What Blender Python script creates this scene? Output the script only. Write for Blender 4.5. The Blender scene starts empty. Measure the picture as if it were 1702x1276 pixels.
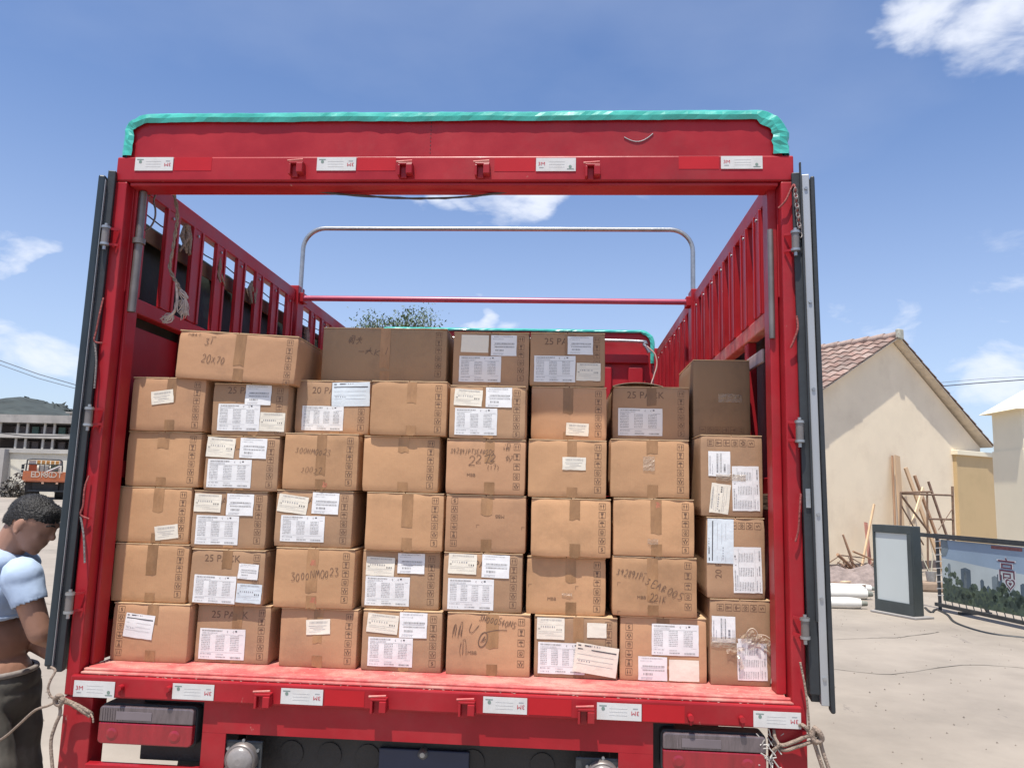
import bpy, bmesh, math, random
from mathutils import Vector, Matrix, Euler, noise
random.seed(7)
R_ = math.radians
sc = bpy.context.scene
COL = sc.collection
ZO = 1.03                                   # truck datum above the ground

# ------------------------------------------------------------------ camera
F_PX, CAM = 1292.19, Vector((0.4315, -2.582, 0.5873 + ZO))
def cam_axes(yaw=-0.068, pitch=0.1369, roll=0.0265):
    cy, sy, cp, sp, cr, sr = math.cos(yaw), math.sin(yaw), math.cos(pitch), math.sin(pitch), math.cos(roll), math.sin(roll)
    f = Vector((sy*cp, cy*cp, sp)); r = Vector((cy, -sy, 0)); u = r.cross(f)
    return r*cr + u*sr, -r*sr + u*cr, f
CR, CU, CF = cam_axes()
cd = bpy.data.cameras.new('camera'); cam = bpy.data.objects.new('camera', cd); COL.objects.link(cam)
cam.matrix_world = Matrix(((CR.x, CU.x, -CF.x, CAM.x), (CR.y, CU.y, -CF.y, CAM.y), (CR.z, CU.z, -CF.z, CAM.z), (0, 0, 0, 1)))
cd.sensor_width = 36; cd.lens = 36*F_PX/1702; cd.clip_end = 3000; cd.clip_start = 0.05
sc.camera = cam
sc.render.resolution_x, sc.render.resolution_y = 1024, 767

# ------------------------------------------------------------------ world, sun, exposure
SUN = Vector((-0.35, -1.0, 3.2)).normalized()
w = bpy.data.worlds.new('World'); sc.world = w; w.use_nodes = True
nt = w.node_tree; N = nt.nodes; L = nt.links; N.clear()
out = N.new('ShaderNodeOutputWorld'); bg = N.new('ShaderNodeBackground'); bg.inputs['Strength'].default_value = 0.12
sky = N.new('ShaderNodeTexSky'); sky.sky_type = 'NISHITA'; sky.sun_disc = False
sky.sun_elevation = math.asin(SUN.z); sky.sun_rotation = math.atan2(SUN.x, SUN.y)
sky.air_density = 1.0; sky.dust_density = 1.2; sky.ozone_density = 1.6; sky.altitude = 0
tc = N.new('ShaderNodeTexCoord')
nrm = N.new('ShaderNodeVectorMath'); nrm.operation = 'NORMALIZE'; L.new(tc.outputs['Generated'], nrm.inputs[0])
mp = N.new('ShaderNodeMapping'); mp.inputs['Scale'].default_value = (1, 1, 2.2); L.new(nrm.outputs[0], mp.inputs['Vector'])
nz = N.new('ShaderNodeTexNoise'); nz.inputs['Scale'].default_value = 9; nz.inputs['Detail'].default_value = 9; nz.inputs['Roughness'].default_value = 0.58
nz.inputs['Distortion'].default_value = 0.35
L.new(mp.outputs[0], nz.inputs['Vector'])
def mathn(op, a, b=None, clamp=False):
    n = N.new('ShaderNodeMath'); n.operation = op; n.use_clamp = clamp
    for i, v in enumerate((a, b)):
        if v is None: continue
        if isinstance(v, (int, float)): n.inputs[i].default_value = v
        else: L.new(v, n.inputs[i])
    return n.outputs[0]
CLOUDS = [((0.365, 0.782, 0.508), 0.045, 0.85), ((0.425, 0.752, 0.500), 0.068, 1.0), ((0.475, 0.735, 0.490), 0.068, 1.0), ((0.53, 0.70, 0.488), 0.07, 1.0),
          ((-0.600, 0.764, 0.240), 0.035, 0.8), ((-0.63, 0.735, 0.245), 0.05, 0.85), ((-0.575, 0.805, 0.145), 0.09, 0.5), ((-0.66, 0.735, 0.15), 0.10, 0.6), ((-0.53, 0.842, 0.10), 0.07, 0.45),
          ((-0.22, 0.905, 0.358), 0.03, 0.5), ((-0.19, 0.912, 0.352), 0.035, 0.6), ((-0.15, 0.92, 0.356), 0.04, 0.75), ((-0.11, 0.925, 0.358), 0.045, 0.85), ((-0.075, 0.928, 0.358), 0.045, 0.9), ((-0.04, 0.93, 0.362), 0.045, 0.95), ((-0.01, 0.93, 0.362), 0.03, 0.6), ((0.086, 0.928, 0.362), 0.03, 0.35),
          ((-0.14, 0.965, 0.215), 0.030, 0.85), ((-0.115, 0.968, 0.22), 0.034, 0.9), ((-0.075, 0.972, 0.205), 0.034, 0.7), ((-0.05, 0.974, 0.215), 0.03, 0.6),
          ((0.36, 0.915, 0.17), 0.09, 0.6), ((0.50, 0.85, 0.20), 0.16, 0.45), ((0.42, 0.893, 0.16), 0.07, 0.8), ((0.47, 0.867, 0.16), 0.08, 0.75), ((0.33, 0.93, 0.20), 0.045, 0.6), ((0.52, 0.84, 0.14), 0.09, 0.75),
          ((0.70, 0.68, 0.25), 0.16, 0.8), ((-0.82, 0.50, 0.28), 0.18, 0.8), ((0.2, -0.9, 0.35), 0.3, 0.8), ((-0.7, -0.6, 0.4), 0.25, 0.8), ((0.8, -0.4, 0.3), 0.25, 0.8)]
wn = N.new('ShaderNodeTexNoise'); wn.inputs['Scale'].default_value = 6.5; wn.inputs['Detail'].default_value = 5; L.new(mp.outputs[0], wn.inputs['Vector'])
ws_ = N.new('ShaderNodeVectorMath'); ws_.operation = 'SUBTRACT'; L.new(wn.outputs['Color'], ws_.inputs[0]); ws_.inputs[1].default_value = (.5, .5, .5)
ws2 = N.new('ShaderNodeVectorMath'); ws2.operation = 'MULTIPLY'; L.new(ws_.outputs[0], ws2.inputs[0]); ws2.inputs[1].default_value = (.22, .22, .10)
warp = N.new('ShaderNodeVectorMath'); warp.operation = 'ADD'; L.new(nrm.outputs[0], warp.inputs[0]); L.new(ws2.outputs[0], warp.inputs[1])
mask = None
for d, rad, amp in CLOUDS:
    vm = N.new('ShaderNodeVectorMath'); vm.operation = 'DISTANCE'; L.new(warp.outputs[0], vm.inputs[0]); vm.inputs[1].default_value = Vector(d).normalized()
    m = N.new('ShaderNodeMapRange'); m.interpolation_type = 'SMOOTHSTEP'; L.new(vm.outputs['Value'], m.inputs['Value'])
    m.inputs['From Min'].default_value = rad*1.5; m.inputs['From Max'].default_value = 0.0; m.inputs['To Min'].default_value = 0; m.inputs['To Max'].default_value = amp
    mask = m.outputs[0] if mask is None else mathn('MAXIMUM', mask, m.outputs[0])
nn = mathn('SUBTRACT', nz.outputs['Fac'], 0.5); nn = mathn('MULTIPLY', nn, 2.6)
cv = mathn('ADD', mask, nn); cv = mathn('MULTIPLY', cv, mathn('MULTIPLY', mask, 2.2, True)); 
cm = N.new('ShaderNodeMapRange'); cm.interpolation_type = 'SMOOTHSTEP'; L.new(cv, cm.inputs['Value'])
cm.inputs['From Min'].default_value = 0.05; cm.inputs['From Max'].default_value = 1.15; cm.inputs['To Max'].default_value = 0.88
# thin veil everywhere
nz2 = N.new('ShaderNodeTexNoise'); nz2.inputs['Scale'].default_value = 2.2; nz2.inputs['Detail'].default_value = 6; L.new(mp.outputs[0], nz2.inputs['Vector'])
veil = N.new('ShaderNodeMapRange'); L.new(nz2.outputs['Fac'], veil.inputs['Value']); veil.inputs['From Min'].default_value = 0.42; veil.inputs['From Max'].default_value = 0.8
veil.inputs['To Max'].default_value = 0.16
sep = N.new('ShaderNodeSeparateXYZ'); L.new(nrm.outputs[0], sep.inputs[0])
hz = N.new('ShaderNodeMapRange'); hz.interpolation_type = 'SMOOTHSTEP'; L.new(sep.outputs['Z'], hz.inputs['Value']); hz.inputs['From Min'].default_value = .50; hz.inputs['From Max'].default_value = 0.0; hz.inputs['To Max'].default_value = .30
cover = mathn('MAXIMUM', mathn('MAXIMUM', cm.outputs[0], veil.outputs[0]), hz.outputs[0])
mix = N.new('ShaderNodeMix'); mix.data_type = 'RGBA'; L.new(cover, mix.inputs['Factor'])
tint = N.new('ShaderNodeMix'); tint.data_type = 'RGBA'; tint.blend_type = 'MULTIPLY'; tint.inputs['Factor'].default_value = 1.0
L.new(sky.outputs[0], tint.inputs['A']); tint.inputs['B'].default_value = (0.90, 1.0, 1.20, 1)
SKYTINT = tint
L.new(tint.outputs['Result'], mix.inputs['A']); mix.inputs['B'].default_value = (6.6, 6.9, 7.6, 1)
L.new(mix.outputs['Result'], bg.inputs['Color']); L.new(bg.outputs[0], out.inputs['Surface'])

sd = bpy.data.lights.new('sun', 'SUN'); sun = bpy.data.objects.new('sun', sd); COL.objects.link(sun)
sd.energy = 5.0; sd.angle = R_(0.55); sd.color = (1.0, 0.95, 0.86)
sun.rotation_euler = SUN.to_track_quat('Z', 'Y').to_euler(); sun.location = (0, 0, 30)
vs = sc.view_settings; vs.view_transform = 'Standard'; vs.look = 'None'; vs.exposure = 0.30; vs.gamma = 1; vs.use_curve_mapping = False
sc.render.engine = 'CYCLES'

# ------------------------------------------------------------------ pixel helpers (photo pixels -> points of the place)
def ray(u, v): return CF + CR*((u-851)/F_PX) - CU*((v-638)/F_PX)
def on(u, v, p0, n):
    d = ray(u, v); n = Vector(n); return CAM + d*((Vector(p0)-CAM).dot(n)/d.dot(n))
def at(u, v, y): return on(u, v, (0, y, 0), (0, 1, 0))
def gr(u, v, z=0.0): return on(u, v, (0, 0, z), (0, 0, 1))
ZOOM = {'A': (180, 530), 'B': (180, 860), 'C': (580, 530), 'D': (580, 860), 'E': (980, 530), 'F': (980, 860), 'P': None}
def zp(z, X, Y):
    if z == 'P': return X, Y
    o = ZOOM[z]; return o[0]+X/3.866, o[1]+Y/3.866

# ------------------------------------------------------------------ materials
def mat(name, col, rough=0.6, metal=0.0, var=0.15, vscale=6.0, bump=0.0, bscale=60.0, col2=None, mix2=0.0, m2scale=3.0, coord='Object',
        spec=0.5, stretch=(1, 1, 1), rnd=0.0, m2lo=0.5, m2hi=0.7, trans=0.0, alpha=1.0, emit=None, coat=0.0, rvar=0.0, chips=None):
    m = bpy.data.materials.new(name); m.use_nodes = True
    t = m.node_tree; n = t.nodes; l = t.links; b = n['Principled BSDF']
    b.inputs['Roughness'].default_value = rough; b.inputs['Metallic'].default_value = metal
    b.inputs['Specular IOR Level'].default_value = spec; b.inputs['Transmission Weight'].default_value = trans; b.inputs['Alpha'].default_value = alpha
    b.inputs['Coat Weight'].default_value = coat; b.inputs['Coat Roughness'].default_value = 0.15
    tcn = n.new('ShaderNodeTexCoord'); mpn = n.new('ShaderNodeMapping'); mpn.inputs['Scale'].default_value = stretch
    l.new(tcn.outputs[coord], mpn.inputs['Vector'])
    oi = n.new('ShaderNodeObjectInfo')
    off = n.new('ShaderNodeVectorMath'); off.operation = 'ADD'; l.new(mpn.outputs[0], off.inputs[0])
    sc_ = n.new('ShaderNodeMath'); sc_.operation = 'MULTIPLY'; sc_.inputs[1].default_value = 37.0 if coord == 'Object' else 0.0
    l.new(oi.outputs['Random'], sc_.inputs[0]); l.new(sc_.outputs[0], off.inputs[1])
    a = n.new('ShaderNodeTexNoise'); a.inputs['Scale'].default_value = vscale; a.inputs['Detail'].default_value = 8; a.inputs['Roughness'].default_value = 0.6
    l.new(off.outputs[0], a.inputs['Vector'])
    mr = n.new('ShaderNodeMapRange'); l.new(a.outputs['Fac'], mr.inputs['Value']); mr.inputs['From Min'].default_value = 0.25; mr.inputs['From Max'].default_value = 0.75
    mr.inputs['To Min'].default_value = 1-var; mr.inputs['To Max'].default_value = 1+var
    val = mr.outputs[0]
    if rnd:
        mm = n.new('ShaderNodeMapRange'); l.new(oi.outputs['Random'], mm.inputs['Value']); mm.inputs['To Min'].default_value = 1-rnd; mm.inputs['To Max'].default_value = 1+rnd
        mu = n.new('ShaderNodeMath'); mu.operation = 'MULTIPLY'; l.new(val, mu.inputs[0]); l.new(mm.outputs[0], mu.inputs[1]); val = mu.outputs[0]
    base = n.new('ShaderNodeRGB'); base.outputs[0].default_value = (*col, 1); cur = base.outputs[0]
    if col2 is not None:
        a2 = n.new('ShaderNodeTexNoise'); a2.inputs['Scale'].default_value = m2scale; a2.inputs['Detail'].default_value = 9; a2.inputs['Roughness'].default_value = 0.68
        l.new(off.outputs[0], a2.inputs['Vector'])
        r2 = n.new('ShaderNodeMapRange'); l.new(a2.outputs['Fac'], r2.inputs['Value']); r2.inputs['From Min'].default_value = m2lo; r2.inputs['From Max'].default_value = m2hi
        r2.inputs['To Max'].default_value = mix2
        mx = n.new('ShaderNodeMix'); mx.data_type = 'RGBA'; l.new(r2.outputs[0], mx.inputs['Factor']); l.new(cur, mx.inputs['A']); mx.inputs['B'].default_value = (*col2, 1)
        cur = mx.outputs['Result']
    if chips:      # worn specks and scuffs: (colour, scale, threshold, stretch)
        mp3 = n.new('ShaderNodeMapping'); mp3.inputs['Scale'].default_value = chips[3]; l.new(off.outputs[0], mp3.inputs['Vector'])
        a3 = n.new('ShaderNodeTexNoise'); a3.inputs['Scale'].default_value = chips[1]; a3.inputs['Detail'].default_value = 5; a3.inputs['Roughness'].default_value = .7; l.new(mp3.outputs[0], a3.inputs['Vector'])
        r3 = n.new('ShaderNodeMapRange'); l.new(a3.outputs['Fac'], r3.inputs['Value']); r3.inputs['From Min'].default_value = chips[2]; r3.inputs['From Max'].default_value = chips[2]+.03; r3.inputs['To Max'].default_value = .85
        mx3 = n.new('ShaderNodeMix'); mx3.data_type = 'RGBA'; l.new(r3.outputs[0], mx3.inputs['Factor']); l.new(cur, mx3.inputs['A']); mx3.inputs['B'].default_value = (*chips[0], 1); cur = mx3.outputs['Result']
    vm = n.new('ShaderNodeVectorMath'); vm.operation = 'SCALE'; l.new(cur, vm.inputs[0]); l.new(val, vm.inputs['Scale'])
    l.new(vm.outputs[0], b.inputs['Base Color'])
    if rvar:
        rr = n.new('ShaderNodeMapRange'); l.new(a.outputs['Fac'], rr.inputs['Value']); rr.inputs['From Min'].default_value = .3; rr.inputs['From Max'].default_value = .7
        rr.inputs['To Min'].default_value = max(0.02, rough-rvar); rr.inputs['To Max'].default_value = min(1, rough+rvar); l.new(rr.outputs[0], b.inputs['Roughness'])
    if bump:
        nb = n.new('ShaderNodeTexNoise'); nb.inputs['Scale'].default_value = bscale; nb.inputs['Detail'].default_value = 6; l.new(off.outputs[0], nb.inputs['Vector'])
        bp = n.new('ShaderNodeBump'); bp.inputs['Strength'].default_value = bump; bp.inputs['Distance'].default_value = 0.01
        l.new(nb.outputs['Fac'], bp.inputs['Height']); l.new(bp.outputs[0], b.inputs['Normal'])
    if emit: b.inputs['Emission Color'].default_value = (*emit[0], 1); b.inputs['Emission Strength'].default_value = emit[1]
    return m

RED = mat('red_truck_paint', (0.325, 0.012, 0.019), 0.40, spec=.32, chips=((.42, .20, .16), 26, .70, (1, 1, .5)), var=0.24, vscale=3.5, bump=0.06, bscale=25, col2=(0.27, 0.06, 0.055), mix2=0.5, m2scale=3.2, m2lo=0.5, m2hi=0.8, rvar=0.12)
REDDUST = mat('dusty_red_floor_paint', (0.52, 0.10, 0.095), 0.6, var=0.22, vscale=14, bump=0.25, bscale=80, col2=(0.52, 0.26, 0.21), mix2=0.85, m2scale=9, m2lo=0.42, m2hi=0.62)
REDBRIGHT = mat('red_reflective_film', (0.42, 0.010, 0.016), 0.42, var=0.08, vscale=8, spec=.3)
RUBBER = mat('black_rubber', (0.022, 0.026, 0.030), 0.5, var=0.3, vscale=9, bump=0.1)
DARKMET = mat('dark_painted_steel', (0.045, 0.05, 0.055), 0.45, 0.3, var=0.3, vscale=9, bump=0.15)
CHASSIS = mat('black_chassis_paint', (0.018, 0.017, 0.018), 0.55, var=0.5, vscale=6, bump=0.2)
ALU = mat('aluminium_strip', (0.42, 0.43, 0.44), 0.42, 0.55, var=0.12, vscale=5, stretch=(1, 1, .3))
STEEL = mat('galvanised_steel', (0.36, 0.37, 0.38), 0.38, 0.75, var=0.22, vscale=22, bump=0.1)
POLE = mat('grey_steel_rod', (0.20, 0.18, 0.17), 0.45, 0.5, var=0.3, vscale=10)
TEAL = mat('teal_tarpaulin', (0.05, 0.40, 0.33), 0.34, var=0.22, vscale=9, bump=0.25, bscale=16, coat=0.12)
DTARP = mat('dark_green_tarpaulin', (0.026, 0.034, 0.030), 0.55, var=0.45, vscale=5, bump=0.5, bscale=14)
WOOD = mat('weathered_wood', (0.19, 0.12, 0.085), 0.75, var=0.3, vscale=12, bump=0.3, stretch=(1, 0.15, 1))
STICK = mat('white_reflective_film', (0.60, 0.59, 0.57), 0.35, var=0.08, vscale=25, col2=(.45, .40, .36), mix2=.4, m2scale=10)
INKRED = mat('red_ink', (0.45, 0.03, 0.05), 0.5, var=0.1); INKGRN = mat('grey_green_ink', (0.17, 0.24, 0.20), 0.5, var=0.1); INKGREY = mat('grey_ink', (0.33, 0.33, 0.34), 0.5, var=.05)
CLEAR = mat('clear_ribbed_lens', (0.12, 0.095, 0.10), 0.12, var=0.35, vscale=55, bump=0.5, bscale=45, stretch=(1, 1, .25), coat=0.6)
LENSRED = mat('red_lens', (0.27, 0.008, 0.018), 0.12, var=0.25, vscale=30, bump=0.3, bscale=45, stretch=(1, 1, .3), coat=0.6)
LENSGREY = mat('milky_lens', (0.24, 0.22, 0.21), 0.3, var=0.12, vscale=30, bump=.2)
ROPE = mat('tan_hemp_rope', (0.29, 0.22, 0.17), 0.85, var=0.35, vscale=90, bump=0.8, bscale=160)
GREYROPE = mat('grey_wire_rope', (0.17, 0.155, 0.15), 0.7, var=0.35, vscale=90, bump=0.7, bscale=160)
PINKROPE = mat('dusty_pink_strap', (0.26, 0.06, 0.055), 0.8, var=0.3, vscale=60, bump=0.6, bscale=120)

def kraft(name, col, dirty):
    m = mat(name, col, 0.72, var=0.16, vscale=2.6, bump=0.16, bscale=22, rnd=0.10, chips=((.52, .38, .25), 34, .735, (.5, .5, 1)), rvar=.12, col2=tuple(c*0.62 for c in dirty), mix2=0.65, m2scale=5.0, m2lo=0.52, m2hi=0.82, spec=0.35)
    t = m.node_tree; n = t.nodes; l = t.links; b = n['Principled BSDF']
    # corrugation: faint vertical flute lines
    tcn = n.new('ShaderNodeTexCoord'); mpn = n.new('ShaderNodeMapping'); mpn.inputs['Scale'].default_value = (230, 230, 6); l.new(tcn.outputs['Object'], mpn.inputs['Vector'])
    f = n.new('ShaderNodeTexNoise'); f.inputs['Scale'].default_value = 1.0; f.inputs['Detail'].default_value = 2; l.new(mpn.outputs[0], f.inputs['Vector'])
    bp = n.new('ShaderNodeBump'); bp.inputs['Strength'].default_value = 0.12; bp.inputs['Distance'].default_value = 0.003; l.new(f.outputs['Fac'], bp.inputs['Height'])
    for k in list(b.inputs['Normal'].links): l.new(k.from_socket, bp.inputs['Normal'])
    l.new(bp.outputs[0], b.inputs['Normal'])
    return m
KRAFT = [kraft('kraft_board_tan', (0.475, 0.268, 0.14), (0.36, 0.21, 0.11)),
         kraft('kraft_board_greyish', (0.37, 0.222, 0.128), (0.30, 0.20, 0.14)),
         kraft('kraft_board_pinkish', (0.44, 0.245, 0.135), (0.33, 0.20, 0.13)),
         kraft('kraft_board_shaded', (0.285, 0.178, 0.102), (0.2, 0.13, 0.09))]  # darker board for some top cartons, their shade partly put into the colour
FLAP = mat('kraft_cut_edge', (0.55, 0.37, 0.21), 0.75, var=0.15, vscale=30)
TAPE = mat('brown_packing_tape', (0.32, 0.175, 0.085), 0.36, rnd=.22, var=0.28, vscale=18, bump=0.45, bscale=35, stretch=(1, 1, .35), col2=(0.20, 0.115, 0.065), mix2=.7, m2scale=10, coat=0.0, spec=.35)
PAPER = mat('white_label_paper', (0.74, 0.73, 0.72), 0.5, var=0.05, vscale=14, bump=0.2, bscale=25)
PAPERC = mat('cream_label_paper', (0.74, 0.68, 0.57), 0.5, var=0.07, vscale=14, bump=0.25, bscale=25)
PAPERB = mat('bluish_label_paper', (0.62, 0.67, 0.70), 0.45, var=0.07, vscale=14, bump=0.3, bscale=25)
INK = mat('black_print', (0.075, 0.07, 0.075), 0.55, var=0.2, vscale=60)
INKSOFT = mat('grey_print', (0.30, 0.295, 0.31), 0.55, var=0.25, vscale=60)
INKBOX = mat('brown_black_carton_print', (0.155, 0.085, 0.050), 0.65, var=0.35, vscale=60)
MARKER = mat('marker_pen', (0.15, 0.085, 0.055), 0.5, var=0.4, vscale=40)
STAMP = mat('faded_red_stamp', (0.50, 0.17, 0.10), 0.7, var=0.3, vscale=40)
FILM = mat('crumpled_clear_tape', (0.50, 0.40, 0.30), 0.14, var=0.2, vscale=20, bump=0.9, bscale=40, coat=0.5, alpha=0.42)

# ------------------------------------------------------------------ mesh helpers
class MB:
    def __init__(s): s.v = []; s.f = []; s.m = []; s.smooth = []
    def add(s, vs, fs, mi=0, sm=False):
        b = len(s.v); s.v += [tuple(v) for v in vs]
        for f in fs: s.f.append([b+i for i in f]); s.m.append(mi); s.smooth.append(sm)
    def box(s, x0, x1, y0, y1, z0, z1, mi=0):
        s.add([(x0,y0,z0),(x1,y0,z0),(x1,y1,z0),(x0,y1,z0),(x0,y0,z1),(x1,y0,z1),(x1,y1,z1),(x0,y1,z1)],
              [(0,3,2,1),(4,5,6,7),(0,1,5,4),(1,2,6,5),(2,3,7,6),(3,0,4,7)], mi)
    def obox(s, p, q, w, h, mi=0, up=(0,0,1)):
        p, q = Vector(p), Vector(q); d = (q-p).normalized(); a = d.cross(Vector(up))
        if a.length < 1e-4: a = d.cross(Vector((0,1,0)))
        a.normalize(); b = a.cross(d).normalized()
        vs = []
        for c in (p, q):
            for i, j in ((-1,-1),(1,-1),(1,1),(-1,1)): vs.append(c + a*(w/2*i) + b*(h/2*j))
        s.add(vs, [(3,2,1,0),(4,5,6,7),(0,1,5,4),(1,2,6,5),(2,3,7,6),(3,0,4,7)], mi)
    def tube(s, path, r, n=8, mi=0, closed=False):
        path = [Vector(p) for p in path]; rr = r if isinstance(r, (list, tuple)) else [r]*len(path)
        rings = []; prev = None
        for i, p in enumerate(path):
            t = (path[min(i+1, len(path)-1)] - path[max(i-1, 0)])
            if t.length < 1e-9: t = Vector((0,0,1))
            t.normalize()
            if prev is None:
                a = t.cross(Vector((0,0,1)))
                if a.length < 1e-3: a = t.cross(Vector((0,1,0)))
            else: a = prev - t*prev.dot(t)
            a.normalize(); prev = a; b = t.cross(a)
            rings.append([p + (a*math.cos(2*math.pi*k/n) + b*math.sin(2*math.pi*k/n))*rr[i] for k in range(n)])
        vs = [v for g in rings for v in g]; fs = []
        for i in range(len(rings)-1):
            for k in range(n): fs.append((i*n+k, i*n+(k+1)%n, (i+1)*n+(k+1)%n, (i+1)*n+k))
        s.add(vs, fs, mi, True)
        s.add(rings[0], [tuple(range(n))[::-1]], mi); s.add(rings[-1], [tuple(range(n))], mi)
    def cyl(s, p, q, r, n=14, mi=0): s.tube([p, q], r, n, mi)
    def mesh(s, name, mats):
        me = bpy.data.meshes.new(name); me.from_pydata(s.v, [], s.f)
        for m in (mats if isinstance(mats, (list, tuple)) else [mats]): me.materials.append(m)
        me.polygons.foreach_set('material_index', s.m); me.polygons.foreach_set('use_smooth', s.smooth); me.update(); return me
    def build(s, name, mats, parent=None, loc=None, bevel=0, seg=2):
        o = bpy.data.objects.new(name, s.mesh(name, mats)); COL.objects.link(o)
        if parent is not None: o.parent = parent
        if loc is not None: o.location = loc
        if bevel:
            bv = o.modifiers.new('bevel', 'BEVEL'); bv.width = bevel; bv.segments = seg; bv.limit_method = 'ANGLE'; bv.angle_limit = R_(40)
        return o
def tag(o, label=None, cat=None, group=None, kind=None):
    if label: o['label'] = label
    if cat: o['category'] = cat
    if group: o['group'] = group
    if kind: o['kind'] = kind
    return o
def empty(name, loc=(0,0,0), rz=0, label=None, cat=None, group=None):
    o = bpy.data.objects.new(name, None); COL.objects.link(o); o.location = loc; o.rotation_euler = (0, 0, rz); o.empty_display_size = .1
    return tag(o, label, cat, group)
def inst(name, me, parent=None, loc=(0,0,0), rot=None, bevel=0):
    o = bpy.data.objects.new(name, me); COL.objects.link(o); o.parent = parent; o.location = loc
    if rot is not None: o.rotation_euler = rot
    return o
def smooth_path(pts, n=6):
    pts = [Vector(p) for p in pts]; P = [pts[0]]+pts+[pts[-1]]; o = []
    for i in range(1, len(P)-2):
        for k in range(n):
            t = k/n; a, b, c, d = P[i-1], P[i], P[i+1], P[i+2]
            o.append(0.5*((2*b)+(c-a)*t+(2*a-5*b+4*c-d)*t*t+(3*b-a-3*c+d)*t**3))
    o.append(P[-2]); return o
_text = {}
def text_polys(s, size=1.0):
    """flat outline of a word: (verts, faces) with the origin at its centre"""
    if s not in _text:
        cu = bpy.data.curves.new('word', 'FONT'); cu.body = s; cu.size = 1.0; cu.resolution_u = 3; cu.align_x = 'CENTER'; cu.align_y = 'CENTER'
        ob = bpy.data.objects.new('word', cu); COL.objects.link(ob)
        dg = bpy.context.evaluated_depsgraph_get(); dg.update(); me = bpy.data.meshes.new_from_object(ob.evaluated_get(dg))
        _text[s] = ([tuple(v.co) for v in me.vertices], [tuple(p.vertices) for p in me.polygons])
        bpy.data.objects.remove(ob); bpy.data.curves.remove(cu); bpy.data.meshes.remove(me)
    v, f = _text[s]; return [(a*size, b*size) for a, b, c in v], f

# ================================================================== THE SETTING
def hgt(x, y):
    t = min(max((y-14)/20.0, 0), 1); return 0.62*t*t*(3-2*t)
g = MB(); xs = [-3000, -600, -200, -90, -60] + [-45+2.5*i for i in range(37)] + [60, 90, 200, 600, 3000]
ys = [-600, -100, -30] + [-14+1.5*i for i in range(44)] + [60, 75, 100, 160, 300, 800, 3000]
vs_ = [(x, y, hgt(x, y) + (0.012*noise.noise(Vector((x*.5, y*.5, 0))) if abs(x) < 45 and -14 < y < 52 else 0)) for y in ys for x in xs]
nx = len(xs); g.add(vs_, [(j*nx+i, j*nx+i+1, (j+1)*nx+i+1, (j+1)*nx+i) for j in range(len(ys)-1) for i in range(nx-1)], 0, True)
GROUND = mat('pale_dusty_concrete', (0.315, 0.270, 0.220), 0.85, chips=((.22, .19, .16), 3.5, .66, (1, .35, 1)), var=0.20, vscale=0.7, bump=0.35, bscale=9, col2=(0.25, 0.215, 0.175), mix2=0.7, m2scale=0.9, m2lo=0.48, m2hi=0.68, coord='Object')
tag(g.build('ground', GROUND), kind='structure')
# cracks / joints in the concrete yard
cr = MB()
def crack(pts, wd):
    p = smooth_path(pts, 6); L_, R2 = [], []
    for i, q in enumerate(p):
        t = (p[min(i+1, len(p)-1)]-p[max(i-1, 0)]).normalized(); a = Vector((-t.y, t.x, 0)); k = wd*(0.5+0.8*random.random())
        z = hgt(q.x, q.y)+0.006+0.012*noise.noise(Vector((q.x*.5, q.y*.5, 0))); j = a*random.uniform(-.015, .015)
        L_.append((q.x+j.x+a.x*k, q.y+j.y+a.y*k, z)); R2.append((q.x+j.x-a.x*k, q.y+j.y-a.y*k, z))
    n = len(p); cr.add(L_+R2, [(i, i+1, n+i+1, n+i) for i in range(n-1)])
crack([gr(1380, 1062), gr(1450, 1060), gr(1500, 1058), gr(1560, 1050)], .012)
crack([gr(1375, 1110), gr(1480, 1120), gr(1600, 1105), gr(1702, 1110)], .008)
crack([gr(0, 985), gr(60, 1000), gr(95, 1005)], .008)
crack([gr(100, 1190), gr(130, 1160), gr(150, 1200)], .006)
crack([gr(0, 905), gr(90, 915)], .012)
tag(cr.build('ground_crack', mat('dark_joint', (0.27, 0.235, 0.195), 0.9, var=.2)), kind='structure')

# grit scattered over the yard
gq_ = MB(); rg = random.Random(31)
for i in range(1500):
    x, y = rg.uniform(1.6, 9), rg.uniform(-.5, 12); x, y = (x, y) if i % 4 else (rg.uniform(-4, -1.4), rg.uniform(.5, 14))
    r_ = rg.uniform(.003, .012)*(1.8 if i % 40 == 0 else 1); z = hgt(x, y)+0.012*noise.noise(Vector((x*.5, y*.5, 0)))+r_*.4
    p_ = [(x+r_*math.cos(k*2.09+i), y+r_*math.sin(k*2.09+i), z-r_*.5) for k in range(3)]+[(x, y, z+r_*.5)]; gq_.add(p_, [(0, 1, 3), (1, 2, 3), (2, 0, 3)])
tag(gq_.build('yard_grit', mat('grey_brown_grit', (.20, .17, .14), .9, var=.5, vscale=3)), 'fine grit scattered over the concrete yard', None, None, 'stuff')
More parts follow.
